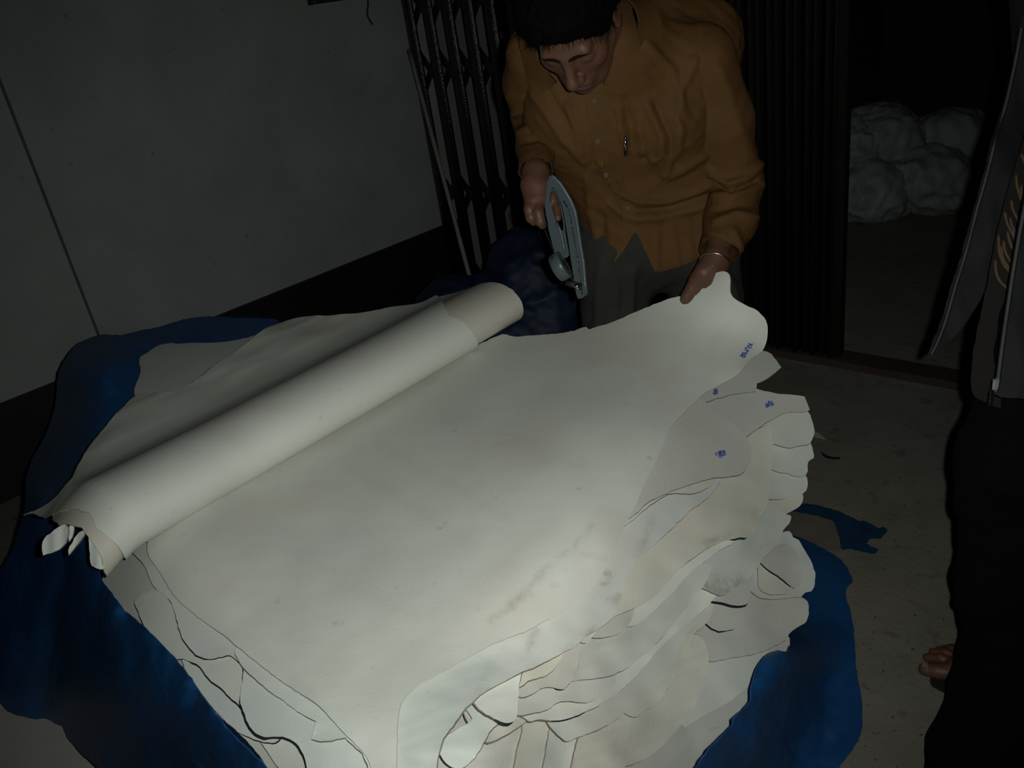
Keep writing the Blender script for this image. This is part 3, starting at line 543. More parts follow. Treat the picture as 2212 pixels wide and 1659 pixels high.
# loose corners hanging at the open near end of the roll
for pg, T_, lb in (([(108, 1152), (140, 1132), (147, 1140), (144, 1165), (136, 1180), (118, 1192), (93, 1199, 's'), (91, 1180), (96, 1162)], 0.0, 'pale leaf shaped hide corner hanging out of the open end of the roll'),
                   ([(150, 1135), (160, 1136), (156, 1160), (150, 1170), (148, 1155)], .02, 'thin dark hide sliver inside the open end of the roll'),
                   ([(178, 1146), (184, 1150), (170, 1172), (158, 1186), (149, 1200, 's'), (147, 1190), (156, 1172), (166, 1155)], .01, 'narrow curled hide strip hanging inside the open end of the roll'),
                   ([(190, 1150), (205, 1172), (218, 1200), (225, 1229), (198, 1222), (194, 1195), (192, 1165)], -.02, 'small hide corner under the near lip of the roll')):
    hide('hide_corner', pg, 0, lb, 'hide_cool', surf=lambda x, y, T_=T_: t_lip + .012 + T_ * .6 + (y - 1150) * -.0002 + .002 * np.sin(x * .2), step=8, rim='rim_brown', group='loose corners at the end of the roll')
# pressed core of the stack, under everything
foot = np.array([(-.80, 1.42), (-.55, 1.15), (-.12, .86), (.16, 1.10), (.42, 1.40), (.44, 1.60), (.18, 1.70), (-.1, 1.90), (-.80, 2.05)])
o, _ = spline([tuple(p) for p in foot], .05); cen = o.mean(0); V = []; Fc = []; nl = 16; n = len(o)
for k in range(nl):
    z = .004 + .60 * k / (nl - 1); sc = 1 + .02 * math.sin(k * 1.9) - .05 * (k / nl)
    for p in o: q = cen + (p - cen) * sc; V.append((q[0], q[1], z))
V.append((cen[0], cen[1], .61)); V = np.array(V)
px, py, t0 = proj(V); tt = PILE(px, py) + nL * GAP + .05; m_ = (t0 < tt) & (V[:, 2] > .05) & (py < 1900)
V[m_] = atT(px[m_], py[m_], tt[m_]); V[:, 2] = np.maximum(V[:, 2], .004)
Fc = [(k * n + i, k * n + (i + 1) % n, (k + 1) * n + (i + 1) % n, (k + 1) * n + i) for k in range(nl - 1) for i in range(n)] + [((nl - 1) * n + i, (nl - 1) * n + (i + 1) % n, nl * n) for i in range(n)]
tag(mesh_obj('hide_stack', V, Fc, 'hide_grey'), 'body of the tall stack of pressed hides under the top sheets', 'hide stack', kind='stuff')

# ================================================================== TARPAULIN
def sheet(name, pts, surf, mt_, step=16, th=.0015, parent=None, jit=.6, seed=0, rim=None):
    o, _ = spline(pts, 10, True, jit, seed); V, T = fill(o, step)
    return shell(name, atT(V[:, 0], V[:, 1], surf(V[:, 0], V[:, 1])), T, th, [mt_, rim or mt_], parent, flare=np.full(len(V), .0002))
tarp = empty('blue_tarpaulin', 'blue tarpaulin under and around the stack of hides', 'tarpaulin')
A_ = []
def az(*L):
    for px, py, z in L: A_.append((px, py, float(tZ(px, py, z))))
az((590, 700, .665), (440, 685, .67), (345, 745, .672), (225, 722, .66), (130, 800, .60), (122, 860, .52), (220, 800, .69), (290, 820, .66), (200, 930, .62), (100, 940, .47), (60, 1040, .44), (150, 1040, .56), (90, 1080, .54),
   (100, 1230, .46), (215, 1240, .62), (0, 1240, .34), (-80, 1400, .16), (0, 1520, .03), (70, 1552, .02), (135, 1562, .05), (60, 1400, .24), (160, 1400, .36), (270, 1330, .635), (330, 1395, .64), (440, 1520, .652), (500, 1590, .652), (575, 1665, .645), (240, 1500, .44), (380, 1560, .54), (210, 1659, .12), (330, 1680, .26), (300, 950, .60), (400, 1200, .60), (640, 1800, .60), (250, 1800, .06))
TS = Depth(A_); wt1, wt2, wt3 = Wave(150, 51, aniso=(1.5, .5)), Wave(60, 52), Wave(26, 53)
def tarp_t(px, py):
    px, py = np.ravel(px), np.ravel(py)
    g = np.exp(-((px - 150 + (py - 1140) * .13) / 26.) ** 2) * np.clip((py - 1130) / 120., 0, 1)
    return TS(px, py) + .010 * wt1(px, py) + .0035 * wt2(px, py) + .0012 * wt3(px, py) + .05 * g
def part_tarp(pts, surf, mt_='tarp', seed=0, nm='tarpaulin_fold'): return sheet(nm, pts, surf, mt_, 15, .0015, tarp, seed=seed)
part_tarp([(600, 693), (575, 689), (540, 687), (490, 685), (440, 684), (395, 690), (350, 704), (300, 714), (260, 724), (225, 722), (190, 731), (165, 745), (142, 773), (127, 805), (122, 840), (120, 870), (110, 910), (92, 950), (66, 1000), (56, 1040), (53, 1100), (45, 1130), (30, 1180), (8, 1220), (-15, 1245), (-60, 1320), (-70, 1420), (-40, 1500), (0, 1518), (15, 1536), (60, 1550), (100, 1558), (150, 1566), (185, 1480), (200, 1330), (196, 1235), (280, 1130), (300, 1000), (370, 900), (480, 800), (600, 740)], tarp_t, 'tarp', 1)
wf = Wave(90, 57, aniso=(1.2, .5))
part_tarp([(190, 1140), (150, 1230), (142, 1330), (115, 1400), (106, 1470), (115, 1522), (133, 1563), (152, 1602), (190, 1640), (213, 1662), (240, 1720), (300, 1760), (640, 1760), (576, 1659), (545, 1628), (500, 1585), (470, 1548), (440, 1508), (400, 1450), (345, 1388), (300, 1345), (268, 1318), (240, 1282), (218, 1252), (214, 1225), (240, 1180)], lambda x, y: tarp_t(x, y) - .026 + .006 * wf(x, y), 'tarp', 2)
# dark strip in the gap between fold and hides: its shade put into the colour
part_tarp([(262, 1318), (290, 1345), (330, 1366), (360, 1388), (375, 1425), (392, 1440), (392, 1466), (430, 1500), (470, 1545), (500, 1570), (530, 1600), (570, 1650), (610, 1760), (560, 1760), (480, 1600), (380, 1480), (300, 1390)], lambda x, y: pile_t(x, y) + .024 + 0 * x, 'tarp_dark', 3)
# right part lying on the floor and bunched up against the stack
B_ = []
for px, py, z in ((1712, 1158, .02), (1770, 1180, .012), (1843, 1256, .012), (1848, 1400, .012), (1860, 1530, .012), (1840, 1620, .012), (1790, 1700, .012), (1770, 1300, .03), (1770, 1480, .05), (1740, 1600, .05), (1700, 1700, .05),
                  (1665, 1420, .36), (1640, 1450, .385), (1625, 1500, .385), (1600, 1560, .38), (1560, 1600, .385), (1520, 1660, .385), (1690, 1500, .28), (1640, 1600, .27), (1700, 1405, .32), (1705, 1380, .18), (1735, 1330, .05), (1750, 1270, .03), (1480, 1760, .38), (1600, 1720, .17)):
    B_.append((px, py, float(tZ(px, py, z))))
TR = Depth(B_); wu1, wu2, wu3 = Wave(110, 61), Wave(48, 62), Wave(22, 63)
def tarpr_t(px, py):
    px, py = np.ravel(px), np.ravel(py); k = np.clip((1800 - px) / 120 + (py - 1400) / 400., .12, 1)
    return np.minimum(TR(px, py) - k * (.009 * wu1(px, py) + .0060 * wu2(px, py) + .0026 * wu3(px, py)), tZ(px, py, .006))
part_tarp([(1700, 1170), (1712, 1157), (1735, 1164), (1770, 1180), (1805, 1201), (1830, 1226), (1843, 1256, 's'), (1829, 1270), (1828, 1290), (1840, 1330), (1847, 1400), (1849, 1440), (1857, 1480), (1862, 1525), (1860, 1580), (1842, 1618), (1812, 1657), (1780, 1740), (1460, 1740), (1503, 1659), (1530, 1620), (1562, 1588), (1583, 1565), (1583, 1554), (1605, 1534), (1622, 1512), (1622, 1492), (1628, 1462), (1640, 1432), (1658, 1411), (1680, 1404), (1700, 1408), (1702, 1380), (1690, 1300), (1680, 1220)], tarpr_t, 'tarp', 4)
# hidden middle of the same tarp, flat under the stack
V, F_ = fill(spline([(-.95, 1.5), (-.5, 1.05), (-.05, .84), (.35, 1.2), (.60, 1.55), (.42, 1.68), (-.1, 1.9), (-.9, 2.05)], .08)[0], .12)
part('tarpaulin_underside', np.c_[V, np.full(len(V), .003)], F_, 'tarp_dark', tarp)
tag(sheet('pale_sheet', [(-60, 1510), (60, 1545), (140, 1560), (210, 1655), (240, 1740), (-80, 1740)], lambda x, y: tZ(x, y, .004), 'hide_grey', 20), 'pale grey sheet lying on the floor in the bottom left corner under the tarp', 'sheet')

# ================================================================== PEOPLE
def unit(v): v = np.asarray(v, float); return v / np.linalg.norm(v)
def dprim(pr, P):
    if pr[0] == 'c':
        a, b = np.asarray(pr[1], float), np.asarray(pr[2], float); ba = b - a; l2 = ba @ ba + 1e-12
        h = np.clip(((P - a) @ ba) / l2, 0, 1); d = P - a - h[..., None] * ba
        return np.sqrt((d * d).sum(-1)) - (pr[3] + (pr[4] - pr[3]) * h)
    c, R, r = np.asarray(pr[1], float), np.asarray(pr[2]), np.asarray(pr[3], float)
    q = (P - c) @ R; k0 = np.sqrt(((q / r) ** 2).sum(-1)); k1 = np.sqrt(((q / (r * r)) ** 2).sum(-1)) + 1e-9
    return k0 * (k0 - 1) / k1
def comb(D, d, k, op):
    if op == 's': d = -d; h = np.clip(.5 - .5 * (D - d) / k, 0, 1); return D * (1 - h) + d * h + k * h * (1 - h)
    h = np.clip(.5 + .5 * (D - d) / k, 0, 1); return D * (1 - h) + d * h - k * h * (1 - h)
def sdf_mesh(prims, h, B=12, pad=.03):
    """one continuous surface around smoothly blended bones: prims = [(op, blend, primitive)]"""
    pts = []
    for op, k, pr in prims:
        if op != 'u': continue
        if pr[0] == 'c':
            for q, r in ((pr[1], pr[3]), (pr[2], pr[4])): pts += [np.asarray(q) - r, np.asarray(q) + r]
        else: r = max(pr[3]); pts += [np.asarray(pr[1]) - r, np.asarray(pr[1]) + r]
    lo_ = np.min(pts, 0) - pad; n = np.ceil((np.max(pts, 0) + pad - lo_) / h / B).astype(int); N = n * B
    bi = np.array(np.meshgrid(*[np.arange(x) for x in n], indexing='ij')).reshape(3, -1).T
    cen = lo_ + (bi * B + (B - 1) / 2) * h; hd = B * h * .87
    D = np.full(len(cen), 1e3); pd = []
    for op, k, pr in prims: d = dprim(pr, cen); pd.append(d); D = comb(D, d, k, op)
    act = np.where(np.abs(D) < hd * 1.35 + .012)[0]
    F3 = np.empty(N, np.float32); V6 = F3.reshape(n[0], B, n[1], B, n[2], B); V6[:] = np.sign(D).reshape(n)[:, None, :, None, :, None]
    off = np.array(np.meshgrid(*[np.arange(B)] * 3, indexing='ij')).reshape(3, -1).T * h
    for s in range(0, len(act), 400):
        ab = act[s:s + 400]; P = (lo_ + bi[ab] * B * h)[:, None] + off[None]; d0 = np.full(P.shape[:2], 1e3)
        for (op, k, pr), pc in zip(prims, pd):
            sel = np.where(pc[ab] < hd * 1.25 + k * 1.5 + .01)[0]
            if len(sel): d0[sel] = comb(d0[sel], dprim(pr, P[sel]), k, op)
        x = bi[ab]; V6[x[:, 0], :, x[:, 1], :, x[:, 2], :] = np.clip(d0, -1, 1).reshape(-1, B, B, B)
    I = F3 < 0
    c8 = sum(I[i:N[0]-1+i, j:N[1]-1+j, k:N[2]-1+k].astype(np.int8) for i in (0, 1) for j in (0, 1) for k in (0, 1))
    cells = np.argwhere((c8 > 0) & (c8 < 8)); vid = np.full(c8.shape, -1, np.int32); vid[tuple(cells.T)] = np.arange(len(cells))
    acc = np.zeros((len(cells), 3)); cnt = np.zeros(len(cells))
    val = {(i, j, k): F3[cells[:, 0] + i, cells[:, 1] + j, cells[:, 2] + k].astype(float) for i in (0, 1) for j in (0, 1) for k in (0, 1)}
    for a in val:
        for ax in range(3):
            if a[ax]: continue
            b = list(a); b[ax] = 1; b = tuple(b); m_ = (val[a] < 0) != (val[b] < 0)
            t = np.where(m_, val[a] / (val[a] - val[b] + 1e-12), 0); q = np.tile(np.array(a, float), (len(cells), 1)); q[:, ax] += t
            acc[m_] += q[m_]; cnt[m_] += 1
    V = lo_ + (cells + acc / cnt[:, None]) * h; Q = []
    for ax in range(3):
        sl0 = [slice(1, -1)] * 3; sl1 = [slice(1, -1)] * 3; sl0[ax] = slice(0, -1); sl1[ax] = slice(1, None)
        A, Bq = I[tuple(sl0)], I[tuple(sl1)]; e = np.argwhere(A != Bq); flip = A[tuple(e.T)]
        g = e + 1; g[:, ax] -= 1; u, v = (ax + 1) % 3, (ax + 2) % 3; q = []
        for du, dv in ((0, 0), (1, 0), (1, 1), (0, 1)):
            c = g.copy(); c[:, u] -= du; c[:, v] -= dv; q.append(vid[tuple(c.T)])
        q = np.array(q).T; q[~flip] = q[~flip][:, ::-1]; Q.append(q)
    return V, np.concatenate(Q)
def tri(Q): return np.r_[Q[:, [0, 1, 2]], Q[:, [0, 2, 3]]]
def relax(V, T, it=2, lam=.5):
    E = np.r_[T[:, [0, 1]], T[:, [1, 2]], T[:, [2, 0]]]; E = np.r_[E, E[:, ::-1]]
    for _ in range(it):
        s = np.zeros_like(V); c = np.zeros(len(V)); np.add.at(s, E[:, 0], V[E[:, 1]]); np.add.at(c, E[:, 0], 1)
        V = V + lam * (s / np.maximum(c, 1)[:, None] - V)
    return V
def clip(V, T, g):
    """cut the mesh along g = 0 and keep g > 0"""
    keep = [tuple(t) for t in T[(g[T] > 0).all(1)]]; V = list(V); cut = {}
    def mid(a, b):
        k = (min(a, b), max(a, b))
        if k not in cut: t = g[a] / (g[a] - g[b]); cut[k] = len(V); V.append(V[a] + (V[b] - V[a]) * t)
        return cut[k]
    for t in T[((g[T] > 0).any(1)) & ~((g[T] > 0).all(1))]:
        p = []
        for i in range(3):
            a, b = t[i], t[(i + 1) % 3]
            if g[a] > 0: p.append(a)
            if (g[a] > 0) != (g[b] > 0): p.append(mid(a, b))
        keep += [(p[0], p[i], p[i + 1]) for i in range(1, len(p) - 1)]
    V = np.array(V); T = np.array(keep); u, inv = np.unique(T, return_inverse=True)
    return V[u], inv.reshape(-1, 3)
def folds(V, T, lines, back=-.1):
    """cloth folds: raised ridges and pressed creases that run along lines seen on the cloth"""
    n = normals(V, T); e = EYE - V; e /= np.linalg.norm(e, axis=1)[:, None]; f = np.clip(((n * e).sum(1) - back) / .3, 0, 1)
    px, py, t = proj(V); D = np.zeros(len(V))
    for ln, wd, amp in lines:
        d = segd(px, py, ln); D += 1.55 * amp * .001 * np.exp(-(d / wd) ** 2)
    return V + n * (D * f)[:, None]
def J(px, py, t): return atT(px, py, t)
U = lambda k, pr: ('u', k, pr)
SB = lambda k, pr: ('s', k, pr)
I3 = np.eye(3)
def head_prims(c, R, s):
    g = lambda *p: c + R @ (np.array(p) * s)
    E = lambda p, r: ('e', g(*p), R, np.array(r) * s)
    Cp = lambda a, b, r1, r2: ('c', g(*a), g(*b), r1 * s, r2 * s)
    L_ = [U(.01, E((0, -.012, .045), (.073, .094, .085))), U(.03, E((0, .026, -.012), (.061, .066, .090))), U(.03, E((0, .042, -.072), (.043, .044, .040))), U(.02, E((0, .074, -.098), (.018, .016, .016)))]
    for x in (-1, 1):
        L_ += [U(.022, E((x * .043, .056, -.024), (.021, .020, .018))), U(.02, Cp((x * .05, 0, -.06), (x * .032, .055, -.092), .018, .014))]
    L_ += [U(.012, Cp((-.036, .080, .020), (.036, .080, .020), .0115, .0115)), U(.01, E((0, .085, .014), (.016, .010, .012)))]
    for x in (-1, 1): L_ += [SB(.012, E((x * .031, .103, .002), (.020, .018, .013)))]
    for x in (-1, 1): L_ += [U(.007, E((x * .031, .0755, .000), (.0165, .0125, .0125))), SB(.003, Cp((x * .031 - .012, .0925, -.0045), (x * .031 + .012, .0925, -.0045), .0012, .0012))]
    L_ += [U(.012, Cp((0, .086, .012), (0, .108, -.030), .0075, .0110)), U(.008, E((0, .112, -.037), (.0125, .0115, .0105)))]
    for x in (-1, 1): L_ += [U(.006, E((x * .0135, .099, -.041), (.0085, .011, .0085)))]
    for x in (-1, 1): L_ += [SB(.004, E((x * .0075, .106, -.0505), (.004, .006, .005)))]
    L_ += [U(.014, E((0, .083, -.066), (.026, .014, .018))), U(.004, Cp((-.019, .088, -.0665), (.019, .088, -.0665), .0055, .0055)), U(.004, Cp((-.016, .087, -.0785), (.016, .087, -.0785), .0065, .0065)), SB(.003, Cp((-.024, .0955, -.0722), (.024, .0955, -.0722), .0022, .0022))]
    for x in (-1, 1):
        L_ += [U(.006, E((x * .079, -.010, .000), (.0085, .021, .032))), SB(.006, E((x * .089, -.004, .004), (.006, .011, .018))), U(.004, E((x * .078, -.002, -.026), (.007, .010, .011)))]
    return L_
def hair_prims(c, R, s):
    E = lambda p, r: ('e', c + R @ (np.array(p) * s), R, np.array(r) * s)
    return [U(.01, E((0, -.016, .056), (.096, .110, .096))), U(.02, E((0, .045, .095), (.070, .055, .045))), SB(.012, E((0, .112, -.046), (.098, .088, .112))), SB(.012, E((0, -.005, -.135), (.13, .10, .125))),
            SB(.01, E((.088, .0, -.012), (.020, .026, .036))), SB(.01, E((-.088, .0, -.012), (.020, .026, .036)))]
def chain(pts, k=.006): return [U(k, ('c', atT(*a[:3]), atT(*b[:3]), a[3], b[3])) for a, b in zip(pts[:-1], pts[1:])]

# ------------------------------------------------------------------ the man bending over the stack
man = empty('person', 'man in a mustard shirt bending over the hides with a gauge in one hand', 'person')
SH = .95
yaw, pit = math.radians(25), math.radians(50)
hf = np.array([-math.sin(yaw) * math.cos(pit), -math.cos(yaw) * math.cos(pit), -math.sin(pit)]); hu = np.array([-math.sin(yaw) * math.sin(pit), -math.cos(yaw) * math.sin(pit), math.cos(pit)])
HR = np.array([np.cross(hf, hu), hf, hu]).T; HC = J(1238, 44, 1.475)
sR, sL = J(1150, 118, 1.69), J(1528, 130, 1.70); eR, eL = J(1158, 252, 1.86), J(1588, 396, 1.85); wR, wL = J(1157, 372, 1.70), J(1546, 558, 1.755)
nk = J(1345, 70, 1.63); ch = J(1335, 235, 1.78); wa = J(1405, 410, 1.93); pe = J(1415, 530, 2.0); lat = unit(sL - sR)
hR_, hL_ = J(1322, 585, 2.0), J(1515, 590, 2.02)
kR, kL = hR_ + (-.01, -.04, -.36), hL_ + (.02, -.05, -.36)
aR, aL = np.array([kR[0] - .01, kR[1] + .05, .085]), np.array([kL[0] + .02, kL[1] + .05, .085])
bp_ = head_prims(HC, HR, SH)
bp_ += [U(.02, ('c', HC + HR @ (0, -.03, -.05), nk + (0, .03, -.03), .050, .056))]
bp_ += [U(.04, ('c', sR + lat * .045, sL - lat * .045, .050, .050)), U(.04, ('c', ch - lat * .07, ch + lat * .07, .085, .085)), U(.05, ('c', ch - lat * .05, wa - (.06, 0, 0), .08, .08)), U(.05, ('c', ch + lat * .05, wa + np.array((.06, 0, 0)), .08, .08)),
        U(.05, ('c', wa, pe, .095, .10)), U(.04, ('c', pe - (.05, 0, 0), hR_, .085, .07)), U(.04, ('c', pe + np.array((.05, 0, 0)), hL_, .085, .07))]
for h_, k_, a_ in ((hR_, kR, aR), (hL_, kL, aL)):
    bp_ += [U(.03, ('c', h_, k_, .072, .05)), U(.02, ('c', k_, a_, .05, .034)), U(.02, ('c', a_, a_ + (0, .03, -.045), .034, .034)), U(.015, ('c', a_ + (0, .02, -.05), a_ + (0, -.11, -.058), .032, .024))]
for s_, e_, w_ in ((sR + lat * .035 + (0, .01, -.02), eR, wR), (sL - lat * .035 + (0, .01, -.02), eL, wL)): bp_ += [U(.02, ('c', s_, e_, .045, .036)), U(.015, ('c', e_, w_, .036, .024))]
# right hand: closed around the handle of the gauge
bp_ += chain([(1155, 372, 1.70, .025), (1152, 400, 1.688, .024), (1153, 436, 1.676, .020)], .012) + chain([(1160, 378, 1.698, .023), (1166, 405, 1.685, .022), (1168, 432, 1.676, .018)], .012)
bp_ += chain([(1146, 432, 1.676, .0115), (1143, 452, 1.664, .0110), (1146, 470, 1.664, .0100), (1153, 479, 1.674, .0085)], .004)
bp_ += chain([(1162, 436, 1.672, .0120), (1163, 460, 1.656, .0112), (1167, 478, 1.658, .0105), (1172, 486, 1.668, .0090)], .004)
bp_ += chain([(1170, 418, 1.684, .0115), (1184, 414, 1.702, .0105), (1196, 432, 1.706, .0095), (1203, 452, 1.700, .0090), (1205, 471, 1.692, .0078)], .004)
bp_ += chain([(1170, 432, 1.682, .0115), (1183, 436, 1.706, .0105), (1193, 452, 1.714, .0095), (1197, 470, 1.710, .0085)], .004)
bp_ += chain([(1162, 390, 1.688, .015), (1175, 392, 1.696, .0125), (1187, 402, 1.706, .0105), (1193, 414, 1.710, .0095)], .008)
# left hand: thumb on the hide, fingers beneath it
lt_ = lambda x, y, o_: float(lift_t(x, y)[0]) + o_
bp_ += chain([(1546, 560, 1.755, .025), (1533, 580, 1.752, .024), (1522, 598, lt_(1522, 598, -.002), .020)], .012) + chain([(1552, 566, 1.757, .022), (1546, 590, 1.760, .020), (1540, 606, lt_(1540, 606, .018), .016)], .012)
bp_ += chain([(1520, 588, 1.746, .021), (1506, 605, lt_(1506, 605, -.010), .0165), (1494, 624, lt_(1494, 624, -.012), .0130), (1484, 640, lt_(1484, 640, -.0105), .0120), (1479, 648, lt_(1479, 648, -.009), .0098)], .007)
for a, b, c, r in (((1516, 604), (1502, 640), (1484, 668), .0098), ((1524, 606), (1512, 648), (1498, 684), .0102), ((1534, 606), (1526, 650), (1514, 684), .0098), ((1543, 606), (1541, 640), (1534, 668), .0088)):
    bp_ += chain([(*a, lt_(*a, .012), r * 1.12), (*b, lt_(*b, .016), r), (*c, lt_(*c, .015), r * .85)], .003)
V, Q = sdf_mesh(bp_, .0032); V = relax(V, tri(Q), 1, .4); V0, Q0 = V, Q
body = part('body', V, Q, ['skin', 'lip'], man)
lipd = (V - (HC + HR @ (np.array((0, .088, -.0725)) * SH))) @ HR / SH
li = (np.abs(lipd[:, 0]) < .021) & (np.abs(lipd[:, 2]) < .0105 * (1 - (lipd[:, 0] / .023) ** 2)) & (lipd[:, 1] > -.004)
body.data.polygons.foreach_set('material_index', li[Q].all(1).astype(np.int32))
V, Q = sdf_mesh(hair_prims(HC, HR, SH), .0042); T = tri(Q); n = normals(V, T)
V = V + n * (.0022 * Wave3(.030, 5)(V) + .0012 * Wave3(.010, 6)(V))[:, None]; part('hair', V, T, 'hair', man, 'short thick black hair')
# strands that stand out of the hair
rs = np.random.RandomState(8); pick = rs.choice(len(V), 2600); sv = []; sf = []
for i in pick:
    b = V[i] - n[i] * .004; d = unit(n[i] + .9 * rs.randn(3) + HR[:, 1] * .5 - HR[:, 2] * .2); q = b + d * .018 + HR[:, 1] * .003; s_ = unit(np.cross(d, rs.randn(3))) * .0006; k = len(sv)
    sv += [b - s_, b + s_, q]; sf.append((k, k + 1, k + 2))
o = part('hair_strands', np.array(sv), sf, 'hair', man, smooth=False); o['kind'] = 'stuff'
BB = BVHTree.FromPolygons([tuple(v) for v in V0], [tuple(map(int, f)) for f in tri(Q0)])
for x in (-1, 1):
    P = []
    for k in range(8):
        xx, zz = x * (.007 + .0054 * k), .0165 + .0022 * k - .00026 * k * k; o_ = HC + HR @ (np.array((xx, .2, zz)) * SH); h = BB.ray_cast(Vector(o_), Vector(-HR[:, 1])); P.append(np.array(h[0]) + HR[:, 1] * -.0008)
    part('eyebrow', *tube(P, [.0022, .0034, .0040, .0040, .0036, .0030, .0022, .0010], 8), 'brow', man)
# shirt
tp = [U(.03, ('c', sR + lat * .03, sL - lat * .03, .066, .066)), U(.05, ('c', ch - lat * .088, ch + lat * .085, .108, .108)), U(.06, ('c', ch - lat * .085 + (0, 0, -.02), wa + np.array((-.058, .01, 0)), .105, .105)), U(.06, ('c', ch + lat * .085, wa + np.array((.085, .01, 0)), .105, .105)),
      U(.05, ('c', wa + np.array((-.055, 0, 0)), pe + np.array((-.052, -.01, -.15)), .106, .122)), U(.05, ('c', wa + np.array((.080, 0, 0)), pe + np.array((.075, -.01, -.15)), .106, .122)),
      U(.04, ('c', nk + (0, .02, -.05), ch + (0, .02, .05), .075, .10)), U(.05, ('c', nk + (0, .05, -.03), wa + (0, .06, 0), .08, .09)), U(.06, ('c', J(1400, 60, 1.76), J(1505, 95, 1.82), .085, .085)), U(.06, ('c', J(1505, 95, 1.82), wa + (.08, .05, 0), .085, .09))]
V, Q = sdf_mesh(tp, .0058); T = tri(Q); V = relax(V, T, 3)
px, py, t = proj(V)
hem = np.array([(1150, 500), (1240, 500), (1256, 506), (1290, 540), (1325, 571), (1348, 540), (1372, 498), (1392, 540), (1415, 589), (1450, 580), (1490, 566), (1545, 548), (1620, 520)], float)
g = (np.interp(px, hem[:, 0], hem[:, 1]) - py) / 1000.
neck_ax = unit(HC + HR @ (0, -.03, -.05) - nk); rel = V - nk; al = rel @ neck_ax; rad = np.linalg.norm(rel - al[:, None] * neck_ax, axis=1)
g = np.minimum(g, np.maximum(rad - .052, -.010 - al))
V, T = clip(V, T, g)
FT = [([(1335, 235), (1340, 270), (1352, 330)], 7, 5), ([(1350, 215), (1362, 270), (1366, 320)], 8, -4), ([(1398, 225), (1428, 290), (1428, 335), (1410, 345)], 8, 6), ([(1415, 225), (1452, 300), (1455, 350)], 10, -5),
      ([(1380, 260), (1390, 330)], 6, 4), ([(1468, 272), (1460, 330), (1430, 385), (1400, 410)], 9, 6), ([(1450, 380), (1500, 350), (1530, 330)], 9, 5),
      ([(1300, 350), (1325, 405), (1370, 432), (1440, 436), (1500, 418), (1545, 390)], 8, 7), ([(1296, 385), (1322, 432), (1370, 455), (1440, 452), (1545, 415)], 9, -6), ([(1320, 440), (1360, 470), (1420, 468), (1500, 452), (1550, 430)], 9, 6), ([(1390, 345), (1420, 385), (1400, 420)], 9, -4),
      ([(1275, 230), (1285, 300), (1296, 350)], 6, 3), ([(1150, 200), (1215, 300), (1262, 352)], 7, 4), ([(1180, 190), (1240, 290)], 8, -4), ([(1225, 230), (1255, 330)], 7, 4), ([(1268, 380), (1275, 450), (1290, 520)], 7, 4), ([(1300, 470), (1305, 540)], 9, -4), ([(1450, 480), (1462, 570)], 9, 4), ([(1500, 470), (1510, 560)], 10, -4), ([(1420, 500), (1416, 580)], 6, 3),
      ([(1390, 90), (1450, 150), (1480, 250)], 10, 4), ([(1500, 130), (1470, 200), (1462, 260)], 8, 5)]
V = folds(V, T, FT); n = normals(V, T); V = V + n * (.0016 * Wave3(.085, 31)(V) + .0005 * Wave3(.035, 32)(V))[:, None]
shirt = shell('shirt', V, T, .0016, ['shirt', 'shirt'], man, flare=np.full(len(V), .0)); BV = BVHTree.FromPolygons([tuple(v) for v in V], [tuple(map(int, f)) for f in T])
def on_cloth(px, py, up=.004, bv=None):
    P = []
    for x, y in zip(np.ravel(px), np.ravel(py)):
        r = unit(ray(x, y)); h = (bv or BV).ray_cast(Vector(EYE), Vector(r)); P.append((x, y, (h[3] * (r @ FWD) - up)) if h[0] is not None else (x, y, np.nan))
    return np.array(P)
def patch(name, pts, up, th, mt_, parent, step=9, bv=None, label=None, rim=None, jit=0):
    o, _ = spline(pts, 6, True, jit); V, T = fill(o, step); q = on_cloth(V[:, 0], V[:, 1], up, bv); ok = ~np.isnan(q[:, 2])
    if not ok.all():
        idx = np.where(ok)[0]
        for i in np.where(~ok)[0]: j = idx[((V[idx] - V[i]) ** 2).sum(1).argmin()]; q[i, 2] = q[j, 2]
    ob = shell(name, atT(V[:, 0], V[:, 1], relax(q[:, [2, 2, 2]], T, 2)[:, 0]), T, th, [mt_, rim or mt_], parent)
    if label: ob['label'] = label
    return ob
def collar(pts, free, cloth):
    q = [tuple(x) for x in on_cloth([c[0] for c in cloth], [c[1] for c in cloth], .014)]; D_ = Depth(free + [x for x in q if x[2] == x[2]]); o = spline(pts, 6, True)[0]; V, T = fill(o, 9)
    return shell('collar', atT(V[:, 0], V[:, 1], D_(V[:, 0], V[:, 1])), T, .005, ['shirt', 'seam'], man, flare=np.full(len(V), .0012))
collar([(1356, -10), (1368, 30), (1380, 80), (1384, 120), (1380, 165), (1372, 198, 's'), (1340, 191), (1304, 183, 's'), (1309, 166), (1315, 138), (1321, 100), (1328, 60), (1336, 20), (1345, -15)], [(1350, -10, 1.62), (1334, 40, 1.55), (1322, 90, 1.55), (1316, 130, 1.575), (1362, 60, 1.56)], [(1392, 120), (1374, 200), (1306, 190), (1340, 196), (1388, 160)])
collar([(1122, 80), (1146, 98), (1166, 136), (1188, 165), (1202, 180, 's'), (1180, 196), (1160, 212, 's'), (1142, 182), (1130, 140)], [(1140, 95, 1.575), (1180, 160, 1.60)], [(1160, 212), (1130, 150), (1200, 190)])
patch('placket', [(1268, 205), (1296, 205), (1304, 260), (1312, 320), (1326, 380), (1350, 430), (1372, 440), (1372, 497, 's'), (1345, 490, 's'), (1341, 442), (1318, 420), (1300, 380), (1284, 330), (1274, 270)], .005, .003, 'shirt', man, rim='seam')
patch('pocket', [(1340, 335), (1392, 342), (1440, 334), (1446, 380), (1438, 420), (1400, 432), (1362, 424), (1346, 390)], .0045, .002, 'shirt', man, rim='seam')
